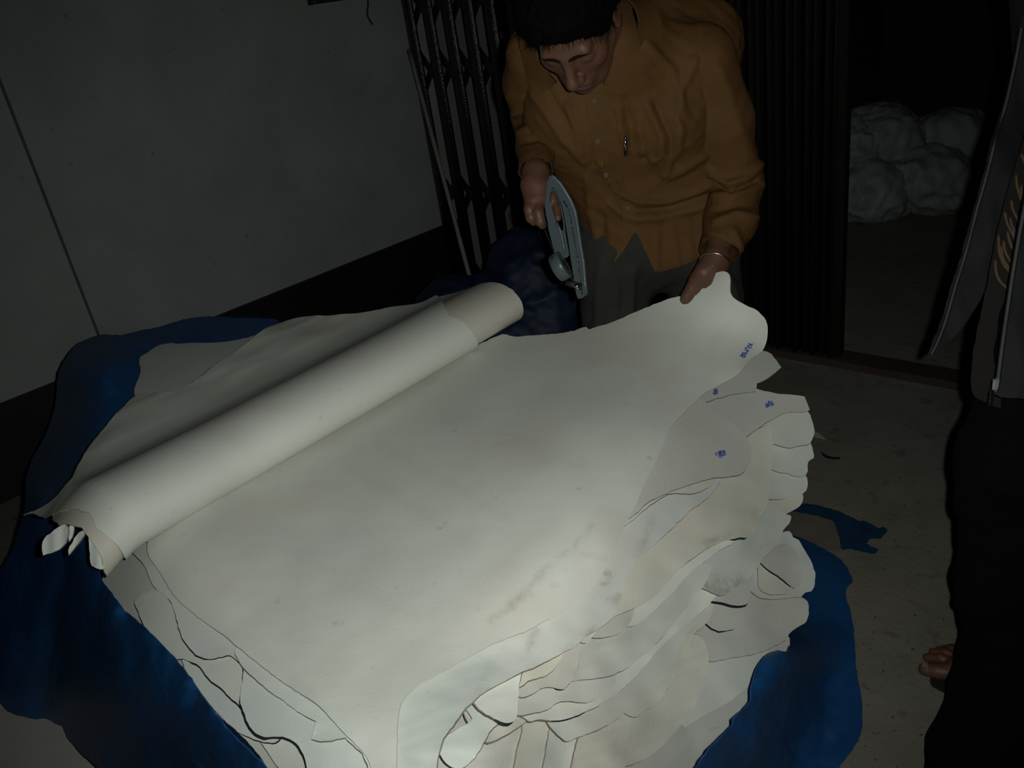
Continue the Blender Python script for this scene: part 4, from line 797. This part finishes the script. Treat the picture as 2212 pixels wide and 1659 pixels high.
def button(px, py, m='button', r=.0055, bv=None):
    q = on_cloth([px], [py], .008, bv)[0]; c = atT(*q); a = unit(EYE - c); part('button', *tube([c - a * .001, c + a * .0012, c + a * .0018], [r, r, r * .7], 12), m, man, smooth=False)
for x, y in ((1291, 305), (1309, 378), (1356, 449), (1284, 218)): button(x, y)
# standing collar band round the neck, open at the throat
bx = unit(np.cross(neck_ax, lat)); bl = np.cross(bx, neck_ax); fr = unit(hf - neck_ax * (hf @ neck_ax)); sd = np.cross(neck_ax, fr); bv = []; nb = 40
for zz, rr in ((-.030, .071), (-.012, .067), (.006, .064), (.024, .0625), (.042, .062)):
    for k in range(nb): a = .5 + (2 * PI - 1.0) * k / (nb - 1); bv.append(nk + neck_ax * zz + rr * (math.cos(a) * fr + math.sin(a) * sd))
bf = tri(np.array([(i * nb + k, i * nb + k + 1, (i + 1) * nb + k + 1, (i + 1) * nb + k) for i in range(4) for k in range(nb - 1)])); bv = np.array(bv)
if (normals(bv, bf) * (bv - nk)).sum() < 0: bf = bf[:, ::-1]
o = shell('collar_band', bv, bf, .003, ['shirt', 'seam'], man, toward=np.zeros(3))
# sleeves
def sleeve(pr, cut, lines, seed, label=None):
    V, Q = sdf_mesh(pr, .0052); T = tri(Q); V = relax(V, T, 3); g = cut(V); V, T = clip(V, T, g); V = folds(V, T, lines); n = normals(V, T)
    V = V + n * (.0010 * Wave3(.07, seed)(V) + .0004 * Wave3(.03, seed + 1)(V))[:, None]
    return shell('sleeve', V, T, .0016, ['shirt', 'shirt_in'], man), BVHTree.FromPolygons([tuple(v) for v in V], [tuple(map(int, f)) for f in T])
fdL = unit(wL - eL); cL = eL + (wL - eL) * .90
_, BL = sleeve([U(.02, ('c', sL - lat * .015, J(1552, 260, 1.775), .071, .066)), U(.03, ('c', J(1552, 260, 1.775), eL, .066, .055)), U(.025, ('c', eL, J(1578, 475, 1.815), .056, .052)), U(.025, ('c', J(1578, 475, 1.815), wL, .052, .037))],
      lambda V: np.maximum(-((V - cL) @ fdL), np.linalg.norm(V - cL, axis=1) - .10), [([(1530, 372), (1570, 398), (1612, 388), (1645, 352)], 8, 7), ([(1540, 392), (1580, 416), (1630, 392)], 7, -7), ([(1545, 425), (1590, 420), (1640, 400)], 8, 6), ([(1548, 455), (1600, 440), (1640, 445)], 9, -5), ([(1545, 480), (1590, 462), (1630, 470)], 8, 5), ([(1500, 330), (1530, 360), (1545, 372)], 6, 5), ([(1482, 262), (1520, 330)], 9, 4), ([(1585, 500), (1600, 540)], 8, 4), ([(1555, 150), (1590, 250), (1620, 340)], 12, 3), ([(1520, 505), (1560, 515), (1590, 530)], 4, -3)], 71)
fdR = unit(wR - eR); cR = eR + (wR - eR) * .985
_, BR = sleeve([U(.02, ('c', sR + lat * .01, J(1150, 185, 1.78), .062, .056)), U(.03, ('c', J(1150, 185, 1.78), eR, .056, .050)), U(.02, ('c', eR, J(1160, 318, 1.78), .050, .040)), U(.02, ('c', J(1160, 318, 1.78), wR, .040, .033))],
      lambda V: np.maximum(-((V - cR) @ fdR), np.linalg.norm(V - cR, axis=1) - .09), [([(1112, 245), (1150, 230), (1200, 250)], 7, 6), ([(1116, 265), (1160, 250), (1200, 275)], 6, -6), ([(1120, 290), (1160, 270), (1198, 295)], 7, 5), ([(1125, 310), (1165, 300), (1190, 312)], 7, -4), ([(1128, 345), (1155, 350), (1185, 346)], 4, -3)], 75)
button(1541, 391, 'seam', .006, BL)
# bracelet
a_ = unit(wL - eL); c_ = wL + a_ * .012; u_ = unit(np.cross(a_, (0, 0, 1))); v_ = np.cross(a_, u_)
P = [c_ + .0315 * (math.cos(2 * PI * k / 28) * u_ + math.sin(2 * PI * k / 28) * v_) for k in range(29)]
part('bracelet', *tube(P, .0022, 8), 'brass', man, 'thin shiny bracelet')
# trousers
pp = [U(.04, ('c', pe - (.05, 0, 0), pe + np.array((.06, 0, 0)), .098, .098)), U(.04, ('c', wa, pe, .09, .10))]
for h_, k_, a_ in ((hR_, kR, aR), (hL_, kL, aL)): pp += [U(.035, ('c', h_ + (0, 0, .06), k_, .088, .072)), U(.03, ('c', k_, a_, .072, .066))]
V, Q = sdf_mesh(pp, .007); T = tri(Q); V = relax(V, T, 3); V, T = clip(V, T, np.minimum(pe[2] + .13 - V[:, 2], V[:, 2] - .035))
V = folds(V, T, [([(1300, 560), (1290, 640), (1285, 720)], 8, 4), ([(1330, 560), (1350, 640), (1340, 720)], 9, -4), ([(1370, 580), (1360, 720)], 8, 4), ([(1560, 570), (1590, 640), (1596, 720)], 7, 4)]); n = normals(V, T); V = V + n * (.003 * Wave3(.09, 81)(V))[:, None]
shell('trousers', V, T, .002, ['trouser', 'trouser'], man)
# pen clipped in the shirt pocket
q0, q1 = on_cloth([1351, 1352], [300, 334], .012); pen = empty('pen', 'slim silver pen clipped in the pocket of the mustard shirt', 'pen'); a, b = atT(*q0), atT(*q1)
part('pen_cap', *tube([a - (b - a) * .15, a, b], [.002, .0042, .0042], 10), 'chrome', pen); part('clip', *tube([a + unit(EYE - a) * .006, b + unit(EYE - b) * .007], .0013, 6), 'chrome', pen)

# ------------------------------------------------------------------ the thickness gauge in his right hand
gauge = empty('thickness_gauge', 'grey metal leather thickness gauge with a round dial held in the right hand', 'gauge')
def cr(L_): return [(1080 + x / 5.03, 350 + y / 5.03) for x, y in L_]
tg = lambda q: 1.672 + (q[:, 0] - 1220) * .0003
g3 = lambda q: atT(q[:, 0], q[:, 1], tg(q)); gn = unit(EYE - J(1220, 500, 1.67))
arm = cr([(540, 150), (575, 158), (600, 172), (660, 232), (720, 325), (770, 410), (800, 480), (825, 545), (850, 700), (880, 900), (915, 1100), (930, 1300), (942, 1440), (905, 1468), (860, 1488), (840, 1470), (828, 1430), (818, 1380), (800, 1250), (770, 1060), (742, 850), (715, 690), (695, 570), (672, 470), (645, 395), (615, 325), (585, 285), (560, 270), (545, 300), (520, 330), (510, 300), (512, 230)])
part('frame_arm', *slab(arm, .020, lambda q: g3(q) + gn * .004, gn), 'enamel', gauge, smooth=False)
rimL = cr([(560, 152), (600, 172), (660, 232), (720, 325), (770, 410), (800, 480), (825, 545), (850, 700), (880, 900), (915, 1100), (930, 1300), (942, 1440)]); rp_ = np.array(rimL)
part('rim', *tube(atT(rp_[:, 0] - 1.5, rp_[:, 1], tg(rp_) - .004), .0042, 8), 'enamel', gauge)
rimB = np.array(cr([(690, 420), (745, 520), (780, 700), (815, 900), (850, 1100), (880, 1300), (890, 1440)])); part('groove', *tube(atT(rimB[:, 0], rimB[:, 1], tg(rimB) - .0035), .0016, 6), 'iron', gauge)
plate = cr([(540, 150), (512, 225), (503, 330), (489, 480), (500, 580), (520, 660), (530, 740), (560, 860), (588, 985), (640, 1040), (730, 1040), (752, 1010), (735, 900), (712, 770), (705, 690), (690, 590), (672, 500), (650, 420), (620, 345), (590, 300), (565, 290)])
hole = cr([(548, 330), (538, 400), (556, 480), (580, 560), (608, 655), (650, 735), (688, 748), (690, 690), (678, 600), (662, 520), (645, 440), (620, 370), (590, 325), (566, 312)])
part('handle_plate', *slab(plate, .013, g3, gn, [hole]), 'enamel', gauge, smooth=False)
hl = np.array(cr([(610, 655), (650, 735), (668, 790), (690, 900), (705, 1000)])); part('rib', *tube(atT(hl[:, 0], hl[:, 1], tg(hl) - .002), .0032, 8), 'enamel', gauge)
dc = J(1217, 572, 1.655); ax = unit(.88 * RGT * .94 - .47 * DWN * .94 - .30 * FWD); u_ = unit(np.cross(ax, FWD)); v_ = np.cross(ax, u_)
ringp = lambda r, z, n=36: [dc + ax * z + r * (math.cos(2 * PI * k / n) * u_ + math.sin(2 * PI * k / n) * v_) for k in range(n)]
def lathe(prof, n=36):
    V = [p for r, z in prof for p in ringp(r, z, n)]; m = len(prof)
    return np.array(V), [(i * n + k, i * n + (k + 1) % n, (i + 1) * n + (k + 1) % n, (i + 1) * n + k) for i in range(m - 1) for k in range(n)] + [tuple(range(n - 1, -1, -1)), tuple(range((m - 1) * n, m * n))]
dial = part('dial', *lathe([(.024, -.020), (.0285, -.017), (.0295, -.006), (.0295, .001), (.0285, .0035), (.0265, .0035), (.0262, .001)]), 'enamel', gauge)
part('dial_glass', *lathe([(.0258, .0012), (.0250, .0030), (.015, .0038)]), 'glass_dark', dial)
part('pointer', *tube([dc + ax * .0045 - u_ * .004, dc + ax * .0045 + u_ * .006 - v_ * .020], .0009, 6), 'chrome', dial)
sc_ = J(1192, 556, 1.628); part('screw', *tube([sc_, sc_ + unit(EYE - sc_) * .002], .0035, 10), 'iron', dial)
a, b = J(1229, 594, 1.655), J(1251, 624, 1.655); part('spindle', *tube([a, a + (b - a) * .6, a + (b - a) * .62, b], [.0022, .0022, .0045, .0045], 10), 'chrome', gauge)
a, b = J(1222, 610, 1.668), J(1256, 620, 1.668); part('anvil', *tube([a, (a + b) / 2, b], [.005, .007, .007], 10), 'black', gauge)
part('lever', *tube([J(1172, 486, 1.668), J(1178, 500, 1.664), J(1196, 542, 1.662)], .0018, 8), 'iron_rust', gauge)

# ------------------------------------------------------------------ the man standing at the right edge
man2 = empty('person', 'person in a dark zipped jacket and black trousers at the right edge', 'person')
h2 = np.array([.98, 1.22, .88]); c2 = np.array([1.0, 1.30, 1.20]); n2 = np.array([.98, 1.28, 1.42]); H2c = np.array([.93, 1.27, 1.55])
f2 = unit((-.95, -.25, -.25)); u2 = unit(np.array((-.24, -.06, .97))); R2 = np.array([np.cross(f2, u2), f2, unit(np.cross(np.cross(f2, u2), f2))]).T
nl_ = [J(2312, 720, 1.33), J(2205, 1000, 1.42), J(2182, 1250, 1.47), J(2184, 1450, 1.51), J(2098, 1660, 1.50)]
to = atZ(1999, 1446, .020); tq = [atZ(2004, 1421, .016), atZ(2016, 1408, .015), atZ(2031, 1402, .014), atZ(2046, 1399, .013)]
bk, sd_ = np.array((.85, -.53, 0)), np.array((.53, .85, 0)); ft = lambda b, l, z=0.0: to + bk * b + sd_ * l + np.array((0, 0, z))
ank = ft(.165, .034, .072); kn2 = np.array([ank[0] + .02, ank[1] + .01, .48]); hf2 = np.array([1.0, 1.36, .86])
bq = head_prims(H2c, R2, .95) + [U(.02, ('c', H2c + (.02, 0, -.04), n2 + (0, 0, -.04), .052, .056)), U(.05, ('c', n2 + (0, .15, -.06), n2 + (0, -.15, -.06), .055, .055)), U(.05, ('c', c2 + (0, .06, 0), h2 + (0, .05, .05), .09, .09)), U(.05, ('c', c2 + (0, -.06, 0), h2 + (0, -.05, .05), .09, .09)),
      U(.04, ('c', h2, nl_[0] + (.03, 0, 0), .08, .07)), U(.03, ('c', nl_[0] + (.03, 0, 0), nl_[2], .066, .05)), U(.03, ('c', nl_[2], nl_[3], .05, .042)), U(.03, ('c', nl_[3], nl_[4], .042, .036)), U(.02, ('c', nl_[4], nl_[4] + (.02, -.02, -.03), .034, .032)), U(.015, ('c', nl_[4] + (.02, 0, -.04), nl_[4] + (-.11, -.06, -.045), .026, .018)),
      U(.04, ('c', h2 + (0, .08, 0), hf2, .08, .075)), U(.03, ('c', hf2, kn2, .07, .05)), U(.02, ('c', kn2, ank, .05, .034))]
for sgn in (1, -1):
    s_ = n2 + (0, .17 * sgn, -.08); e_ = s_ + (.08, .06 * sgn, -.27); w_ = e_ + (.02, .02 * sgn, -.24); bq += [U(.02, ('c', s_, e_, .045, .036)), U(.015, ('c', e_, w_, .034, .024)), U(.012, ('c', w_, w_ + (-.01, 0, -.085), .026, .02))]
    for k in range(4): b_ = w_ + (-.025 + .018 * k, 0, -.08); bq += [U(.003, ('c', b_, b_ + (-.006, -.004 * sgn, -.04), .009, .0085)), U(.003, ('c', b_ + (-.006, -.004 * sgn, -.04), b_ + (-.012, -.016 * sgn, -.07), .0085, .007))]
    bq += [U(.004, ('c', w_ + (-.03, 0, -.03), w_ + (-.055, -.012 * sgn, -.085), .011, .008))]
mid = ft(.095, .034, .026)
bq += [U(.02, ('c', ank, mid, .034, .030)), U(.015, ('c', ank + (0, 0, -.03), ft(.20, .034, .006), .032, .026)), U(.015, ('c', ank + (0, 0, -.035), ft(.10, .060, .0), .030, .020)), U(.012, ('c', mid, ft(.055, .012, .006), .028, .021)), U(.012, ('c', ft(.058, .004, .005), ft(.070, .070, .0), .020, .016)), U(.006, ('c', ft(.055, .002, .006), ft(.022, 0, .004), .0175, .0160)), U(.005, ('c', ft(.024, 0, .003), to, .0160, .0140))]
for k, q in enumerate(tq): b_ = ft(.058 + .006 * k, (.030, .048, .062, .074)[k], .004); r = .0112 - .0008 * k; bq += [U(.004, ('c', b_, b_ * .45 + q * .55 + (0, 0, .008), r, r * .92)), U(.003, ('c', b_ * .45 + q * .55 + (0, 0, .008), q, r * .92, r * .92))]
V, Q = sdf_mesh(bq, .0036); part('body', relax(V, tri(Q), 1, .4), Q, 'skin', man2)
for q, r in [(to, .0085)] + [(x, .0052) for x in tq]:
    c = q + (.001, -.001, .0142 if r > .006 else .0092); part('toe_nail', *join([(np.array([c + (r * 1.15 * math.cos(a), r * .9 * math.sin(a), -.0025 * math.cos(a * 1) ** 2 + z) for a in np.linspace(0, 2 * PI, 12, endpoint=False)] + [c + (0, 0, .0012 + z)]), [(i, (i + 1) % 12, 12) for i in range(12)]) for z in (.0002,)]), 'nail', man2)
V, Q = sdf_mesh(hair_prims(H2c, R2, .95), .006); part('hair', V, tri(Q), 'hair', man2)
# sandal on the visible foot
so = [tuple(ft(x, y)[:2]) for x, y in ((.012, -.020), (.04, -.036), (.09, -.038), (.15, -.020), (.21, -.006), (.235, .025), (.23, .06), (.19, .076), (.12, .088), (.075, .088), (.055, .066), (.038, .04), (.018, .01))]
so, _ = spline(so, .012); sv = empty('sandal', 'black sandal under the bare toes of the person at the right', 'sandal')
part('sole', *slab([tuple(p) for p in so], .011, lambda q: np.c_[q, np.full(len(q), .0125)], np.array([0, 0, 1.])), 'black', sv, smooth=False)
st = []
for k in range(13): a = PI * k / 12; st.append(ft(.088 + .006 * math.sin(a), .026 - .058 * math.cos(a), -.008 + .058 * math.sin(a) ** .8))
st = np.array(st); sw = bk * .026; Vs = np.r_[st - sw, st + sw]; Ts = tri(np.array([(k, k + 1, 14 + k, 13 + k) for k in range(12)]))
shell('strap', Vs, Ts, .003, ['black', 'black'], sv, toward=np.array([0, 0, 1.]))
# trousers
tq_ = [U(.04, ('c', h2 + (0, .05, 0), h2 + (0, -.05, 0), .12, .12))]
for a, b, ra, rb in ((nl_[0], nl_[1], .105, .094), (nl_[1], nl_[2], .094, .080), (nl_[2], nl_[3], .080, .080), (nl_[3], nl_[4] + (0, 0, -.045), .080, .086)): tq_.append(U(.03, ('c', a, b, ra, rb)))
tq_ += [U(.04, ('c', h2, nl_[0], .12, .105)), U(.04, ('c', hf2, kn2, .10, .085)), U(.03, ('c', kn2, ank + (.01, 0, .0), .085, .075))]
V, Q = sdf_mesh(tq_, .008); T = tri(Q); V = relax(V, T, 3); V, T = clip(V, T, np.minimum(h2[2] + .08 - V[:, 2], V[:, 2] - .055 - .02 * np.sin(V[:, 0] * 60)))
V = folds(V, T, [([(2080, 1060), (2120, 1040), (2190, 1060)], 10, 6), ([(2075, 1120), (2110, 1150), (2200, 1140)], 10, -5), ([(2070, 1300), (2120, 1330), (2210, 1290)], 12, 4), ([(2150, 1400), (2110, 1560), (2080, 1659)], 12, 5)]); n = normals(V, T); V = V + n * (.003 * Wave3(.10, 91)(V))[:, None]
shell('trousers', V, T, .002, ['trouser_black', 'trouser_black'], man2)
# jacket: back and sides, the two open fronts, the zips
jq = [U(.05, ('c', n2 + (.02, .13, -.09), n2 + (.02, -.13, -.09), .085, .085)), U(.06, ('c', c2 + (.045, .09, 0), h2 + (.05, .09, -.06), .115, .12)), U(.06, ('c', c2 + (.045, -.09, 0), h2 + (.05, -.09, -.06), .115, .12))]
for sgn in (1, -1): s_ = n2 + (.02, .18 * sgn, -.09); e_ = s_ + (.07, .06 * sgn, -.27); jq += [U(.03, ('c', s_, e_, .075, .06)), U(.02, ('c', e_, e_ + (.02, .02 * sgn, -.22), .06, .045))]
V, Q = sdf_mesh(jq, .008); T = tri(Q); V = relax(V, T, 3)
V, T = clip(V, T, np.minimum(np.minimum(V[:, 2] - .74, np.linalg.norm(V - (n2 + (.0, 0, .03)), axis=1) - .085), V[:, 0] - .90 + .35 * np.clip(np.abs(V[:, 1] - 1.26) - .17, 0, 1) * 0))
jac = shell('jacket', V, T, .003, ['jacket', 'jacket_in'], man2)
JF = Depth([(2205, 55, 1.36), (2128, 380, 1.40), (2060, 620, 1.44), (2010, 766, 1.45), (2085, 700, 1.44), (2120, 640, 1.43), (2180, 500, 1.40), (2260, 300, 1.40), (2260, 40, 1.34), (2200, 300, 1.385), (2100, 560, 1.41), (2170, 330, 1.372)])
wj = Wave(120, 95, aniso=(1.4, .5)); jf = lambda x, y: JF(x, y) + .008 * wj(x, y)
def front(pts, surf, zipline, pull=None):
    o = sheet('jacket_front', pts, surf, 'jacket', 18, .003, man2, rim='jacket_in')
    z = np.array(spline(zipline, 6, False)[0]); P = atT(z[:, 0], z[:, 1], surf(z[:, 0], z[:, 1]) - .003)
    part('zip_tape', *tube(P, .0035, 6), 'jacket_in', o)
    tv = []
    for k in range(len(P)):                     # every metal tooth of the zip, joined: too small to pick apart
        d = unit(P[min(k + 1, len(P) - 1)] - P[max(k - 1, 0)])
        for q in (.25, .75):
            b = P[k] * (1 - q) + P[min(k + 1, len(P) - 1)] * q - unit(b0 - EYE) * .004 if False else P[k] * (1 - q) + P[min(k + 1, len(P) - 1)] * q + unit(EYE - P[k]) * .0034
            s = unit(np.cross(d, EYE - P[k])); tv.append((np.array([b - s * .0016 - d * .00055, b + s * .0016 - d * .00055, b + s * .0016 + d * .00055, b - s * .0016 + d * .00055, b + unit(EYE - b) * .0014]), [(0, 1, 4), (1, 2, 4), (2, 3, 4), (3, 0, 4)]))
    zz = part('zip_teeth', *join(tv), 'zip', o, smooth=False); zz['kind'] = 'stuff'
    if pull is not None:
        c = atT(*pull); e = unit(EYE - c); V, F_ = bevel_box(c + e * .004, (.009, .006, .016), .002); part('zip_slider', V, F_, 'zip', o, smooth=False)
        V, F_ = bevel_box(c + e * .006 + (-.004, 0, -.022), (.007, .002, .026), .0015); part('zip_pull', V, F_, 'iron', o, smooth=False)
    return o
front([(2212, 30), (2199, 75), (2186, 150), (2166, 235), (2146, 300), (2122, 385), (2102, 455), (2078, 545), (2052, 628), (2032, 700), (2014, 742), (2004, 768, 's'), (2032, 752), (2062, 725), (2085, 700), (2104, 672), (2122, 640), (2150, 590), (2175, 540), (2190, 470), (2230, 380), (2290, 300), (2330, 20)], jf, [(2207, 60), (2194, 130), (2174, 220), (2153, 292), (2131, 380), (2111, 450), (2088, 540), (2063, 622), (2043, 692), (2025, 740), (2013, 764)])
NF = Depth([(2212, 400, 1.22), (2190, 560, 1.23), (2150, 850, 1.25), (2270, 860, 1.20), (2280, 400, 1.18)]); nf = lambda x, y: NF(x, y) + .006 * wj(x, y)
front([(2238, 330), (2222, 400), (2205, 480), (2190, 560), (2176, 650), (2163, 740), (2152, 825), (2148, 851, 's'), (2160, 857), (2200, 860), (2290, 864), (2320, 330)], nf, [(2226, 385), (2208, 475), (2193, 560), (2179, 650), (2166, 740), (2155, 825), (2151, 846)], (2151, 830, 1.246))
SWD = Depth([(2150, 560, 1.335), (2200, 340, 1.34), (2140, 700, 1.335), (2260, 300, 1.32), (2260, 700, 1.30), (2120, 850, 1.35)]); sw = lambda x, y: SWD(x, y)
swo = sheet('sweater', [(2250, 200), (2205, 320), (2175, 420), (2150, 520), (2135, 600), (2118, 680), (2100, 780), (2110, 860), (2280, 880), (2330, 400)], sw, 'sweater', 16, .004, man2)
for ln, mt_ in (([(2206, 332), (2213, 350), (2222, 372)], 'cord'), ([(2195, 378), (2197, 400), (2206, 432)], 'cord'), ([(2206, 400), (2207, 425), (2212, 446)], 'cord'), ([(2184, 432), (2189, 455), (2202, 480)], 'cord'), ([(2170, 458), (2177, 485), (2194, 518)], 'cord'), ([(2182, 470), (2186, 488), (2198, 508)], 'cord'), ([(2157, 508), (2159, 545), (2170, 574), (2187, 592)], 'cord'), ([(2150, 562), (2153, 592), (2164, 612), (2182, 625)], 'cord'), ([(2168, 520), (2172, 545), (2188, 572)], 'cord'), ([(2176, 500), (2182, 525), (2194, 548)], 'cord'), ([(2187, 496), (2192, 514)], 'cord_blue'), ([(2163, 530), (2166, 556), (2180, 580)], 'cord')):
    z = spline(ln, 6, False)[0]; part('knit_stripe', *tube(atT(z[:, 0], z[:, 1], sw(z[:, 0], z[:, 1]) - .002), .0024, 6), mt_, swo)

# ================================================================== THINGS BEHIND AND ON THE FLOOR
def lump(name, prims, h, m, label, cat, group=None, amp=.012, lam=.12, seed=0, amp2=.004):
    V, Q = sdf_mesh(prims, h); T = tri(Q); V = relax(V, T, 2); n = normals(V, T); w_ = Wave3(lam, seed, sc=(1, 1, 1.6))(V)
    V = V + n * (amp * (1 - np.abs(w_)) + amp2 * Wave3(lam * .35, seed + 1)(V))[:, None]; V[:, 2] = np.maximum(V[:, 2], .004)
    return tag(mesh_obj(name, V, T, m), label, cat, group)
B = lambda c, r: U(.05, ('e', np.array(c), I3, np.array(r)))
hp = J(1080, 600, 2.75); hp[2] = 0
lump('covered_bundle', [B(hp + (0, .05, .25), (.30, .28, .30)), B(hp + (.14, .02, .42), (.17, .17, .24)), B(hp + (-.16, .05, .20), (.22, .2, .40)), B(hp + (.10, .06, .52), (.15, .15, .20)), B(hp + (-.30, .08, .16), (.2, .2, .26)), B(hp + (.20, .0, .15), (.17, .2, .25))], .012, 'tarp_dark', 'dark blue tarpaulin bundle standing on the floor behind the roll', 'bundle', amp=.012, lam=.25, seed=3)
sp = atZ(1900, 488, 0); ex = unit(np.array((1, -.1, 0)))
sk = lambda dx, dy, z: sp + np.array((dx, dy, z))
for (c, r), lb, sd in zip((((-.02, .18, .16), (.22, .20, .17)), ((.32, .16, .17), (.24, .22, .18)), ((.12, .36, .40), (.24, .20, .17)), ((-.12, .34, .38), (.22, .20, .20)), ((.52, .30, .34), (.22, .20, .15)), ((.68, .22, .14), (.2, .2, .14))),
                       ('grey woven sack at the lower left of the heap beyond the doorway', 'bulging grey sack at the middle of the heap beyond the doorway', 'crumpled grey sack on top of the heap beyond the doorway', 'pale sack at the upper left of the heap, next to the gate', 'loose dark grey sack at the upper right of the heap', 'grey sack at the right end of the heap behind the jacket'), range(6)):
    lump('sack', [B(sk(*c), r), B(sk(c[0] + .08, c[1] - .03, c[2] - .05), (r[0] * .8, r[1] * .9, r[2] * .8))], .011, 'sack', lb, 'sack', 'sacks heaped in the store room', amp=.016, lam=.30, seed=20 + sd, amp2=.007)
# flat things on the floor
def flat(name, pts, z, m, label, cat, th=.002, rag=0, amp=.003):
    w_ = Wave(40, 7); o, _ = spline(pts, 5, True, rag, 5); V, T = fill(o, 12)
    return tag(shell(name, atZ(V[:, 0], V[:, 1], z + amp * (1 + np.clip(w_(V[:, 0], V[:, 1]), -1, 1))), T, th, [m, m], toward=np.array([0, 0, 1.])), label, cat)
flat('torn_tarp_piece', [(1690, 1092), (1730, 1088), (1770, 1092), (1820, 1107), (1850, 1122), (1868, 1126), (1890, 1136), (1900, 1142), (1905, 1138), (1917, 1143), (1911, 1152), (1905, 1160), (1880, 1165), (1872, 1172), (1884, 1182), (1898, 1186), (1890, 1194), (1862, 1191), (1838, 1185), (1817, 1184), (1803, 1130), (1795, 1122), (1720, 1105), (1700, 1102)], .005, 'blue_scrap', 'torn blue tarpaulin piece lying on the floor right of the hides', 'tarpaulin scrap', .0015, .9, .0015)
flat('cardboard_piece', [(1690, 1108), (1720, 1106), (1795, 1123), (1803, 1131), (1815, 1184), (1790, 1190), (1760, 1176), (1725, 1160), (1700, 1150)], .010, 'card', 'brownish cardboard piece on the floor between the stack and the torn blue scrap', 'cardboard', .003, .4, .0008)
for pts, m, lb, nm in (([(1758, 932), (1770, 936), (1779, 944), (1783, 949), (1774, 946), (1760, 943)], 'scrap', 'pale leather scrap on the floor touching the stacked lobes', 'leather_scrap'), ([(1789, 941), (1800, 948), (1815, 950), (1828, 949), (1827, 953), (1812, 956), (1796, 954), (1790, 949)], 'card', 'small curved dull scrap on the floor right of the pale one', 'leather_scrap'),
                       ([(1773, 975), (1785, 983), (1800, 987), (1816, 988), (1814, 991), (1798, 991), (1782, 987)], 'black', 'thin black strip on the floor below the two small scraps', 'leather_strip')):
    flat(nm, pts, .004, m, lb, 'scrap', .0015, .2, .002)
rs = np.random.RandomState(3); V = []; Fc = []
for k in range(300):
    x, y = 1700 + rs.rand() * 500, 780 + rs.rand() * 880; c = atZ(x, y, .0012); a = rs.rand() * PI; l = .0015 + .005 * rs.rand() ** 3; w_ = .0009 + .0008 * rs.rand(); n0 = len(V)
    u = np.array((math.cos(a), math.sin(a), 0)) * l; v = np.array((-math.sin(a), math.cos(a), 0)) * w_; V += [c - u, c + v, c + u, c - v, c + (0, 0, .0015)]; Fc += [(n0, n0 + 1, n0 + 4), (n0 + 1, n0 + 2, n0 + 4), (n0 + 2, n0 + 3, n0 + 4), (n0 + 3, n0, n0 + 4)]
V = np.array(V); Fc = [tuple(f[::-1]) for f in Fc]
tag(mesh_obj('floor_crumbs', V, Fc, 'black', smooth=False), 'small dark crumbs strewn over the concrete floor', 'debris', kind='stuff')
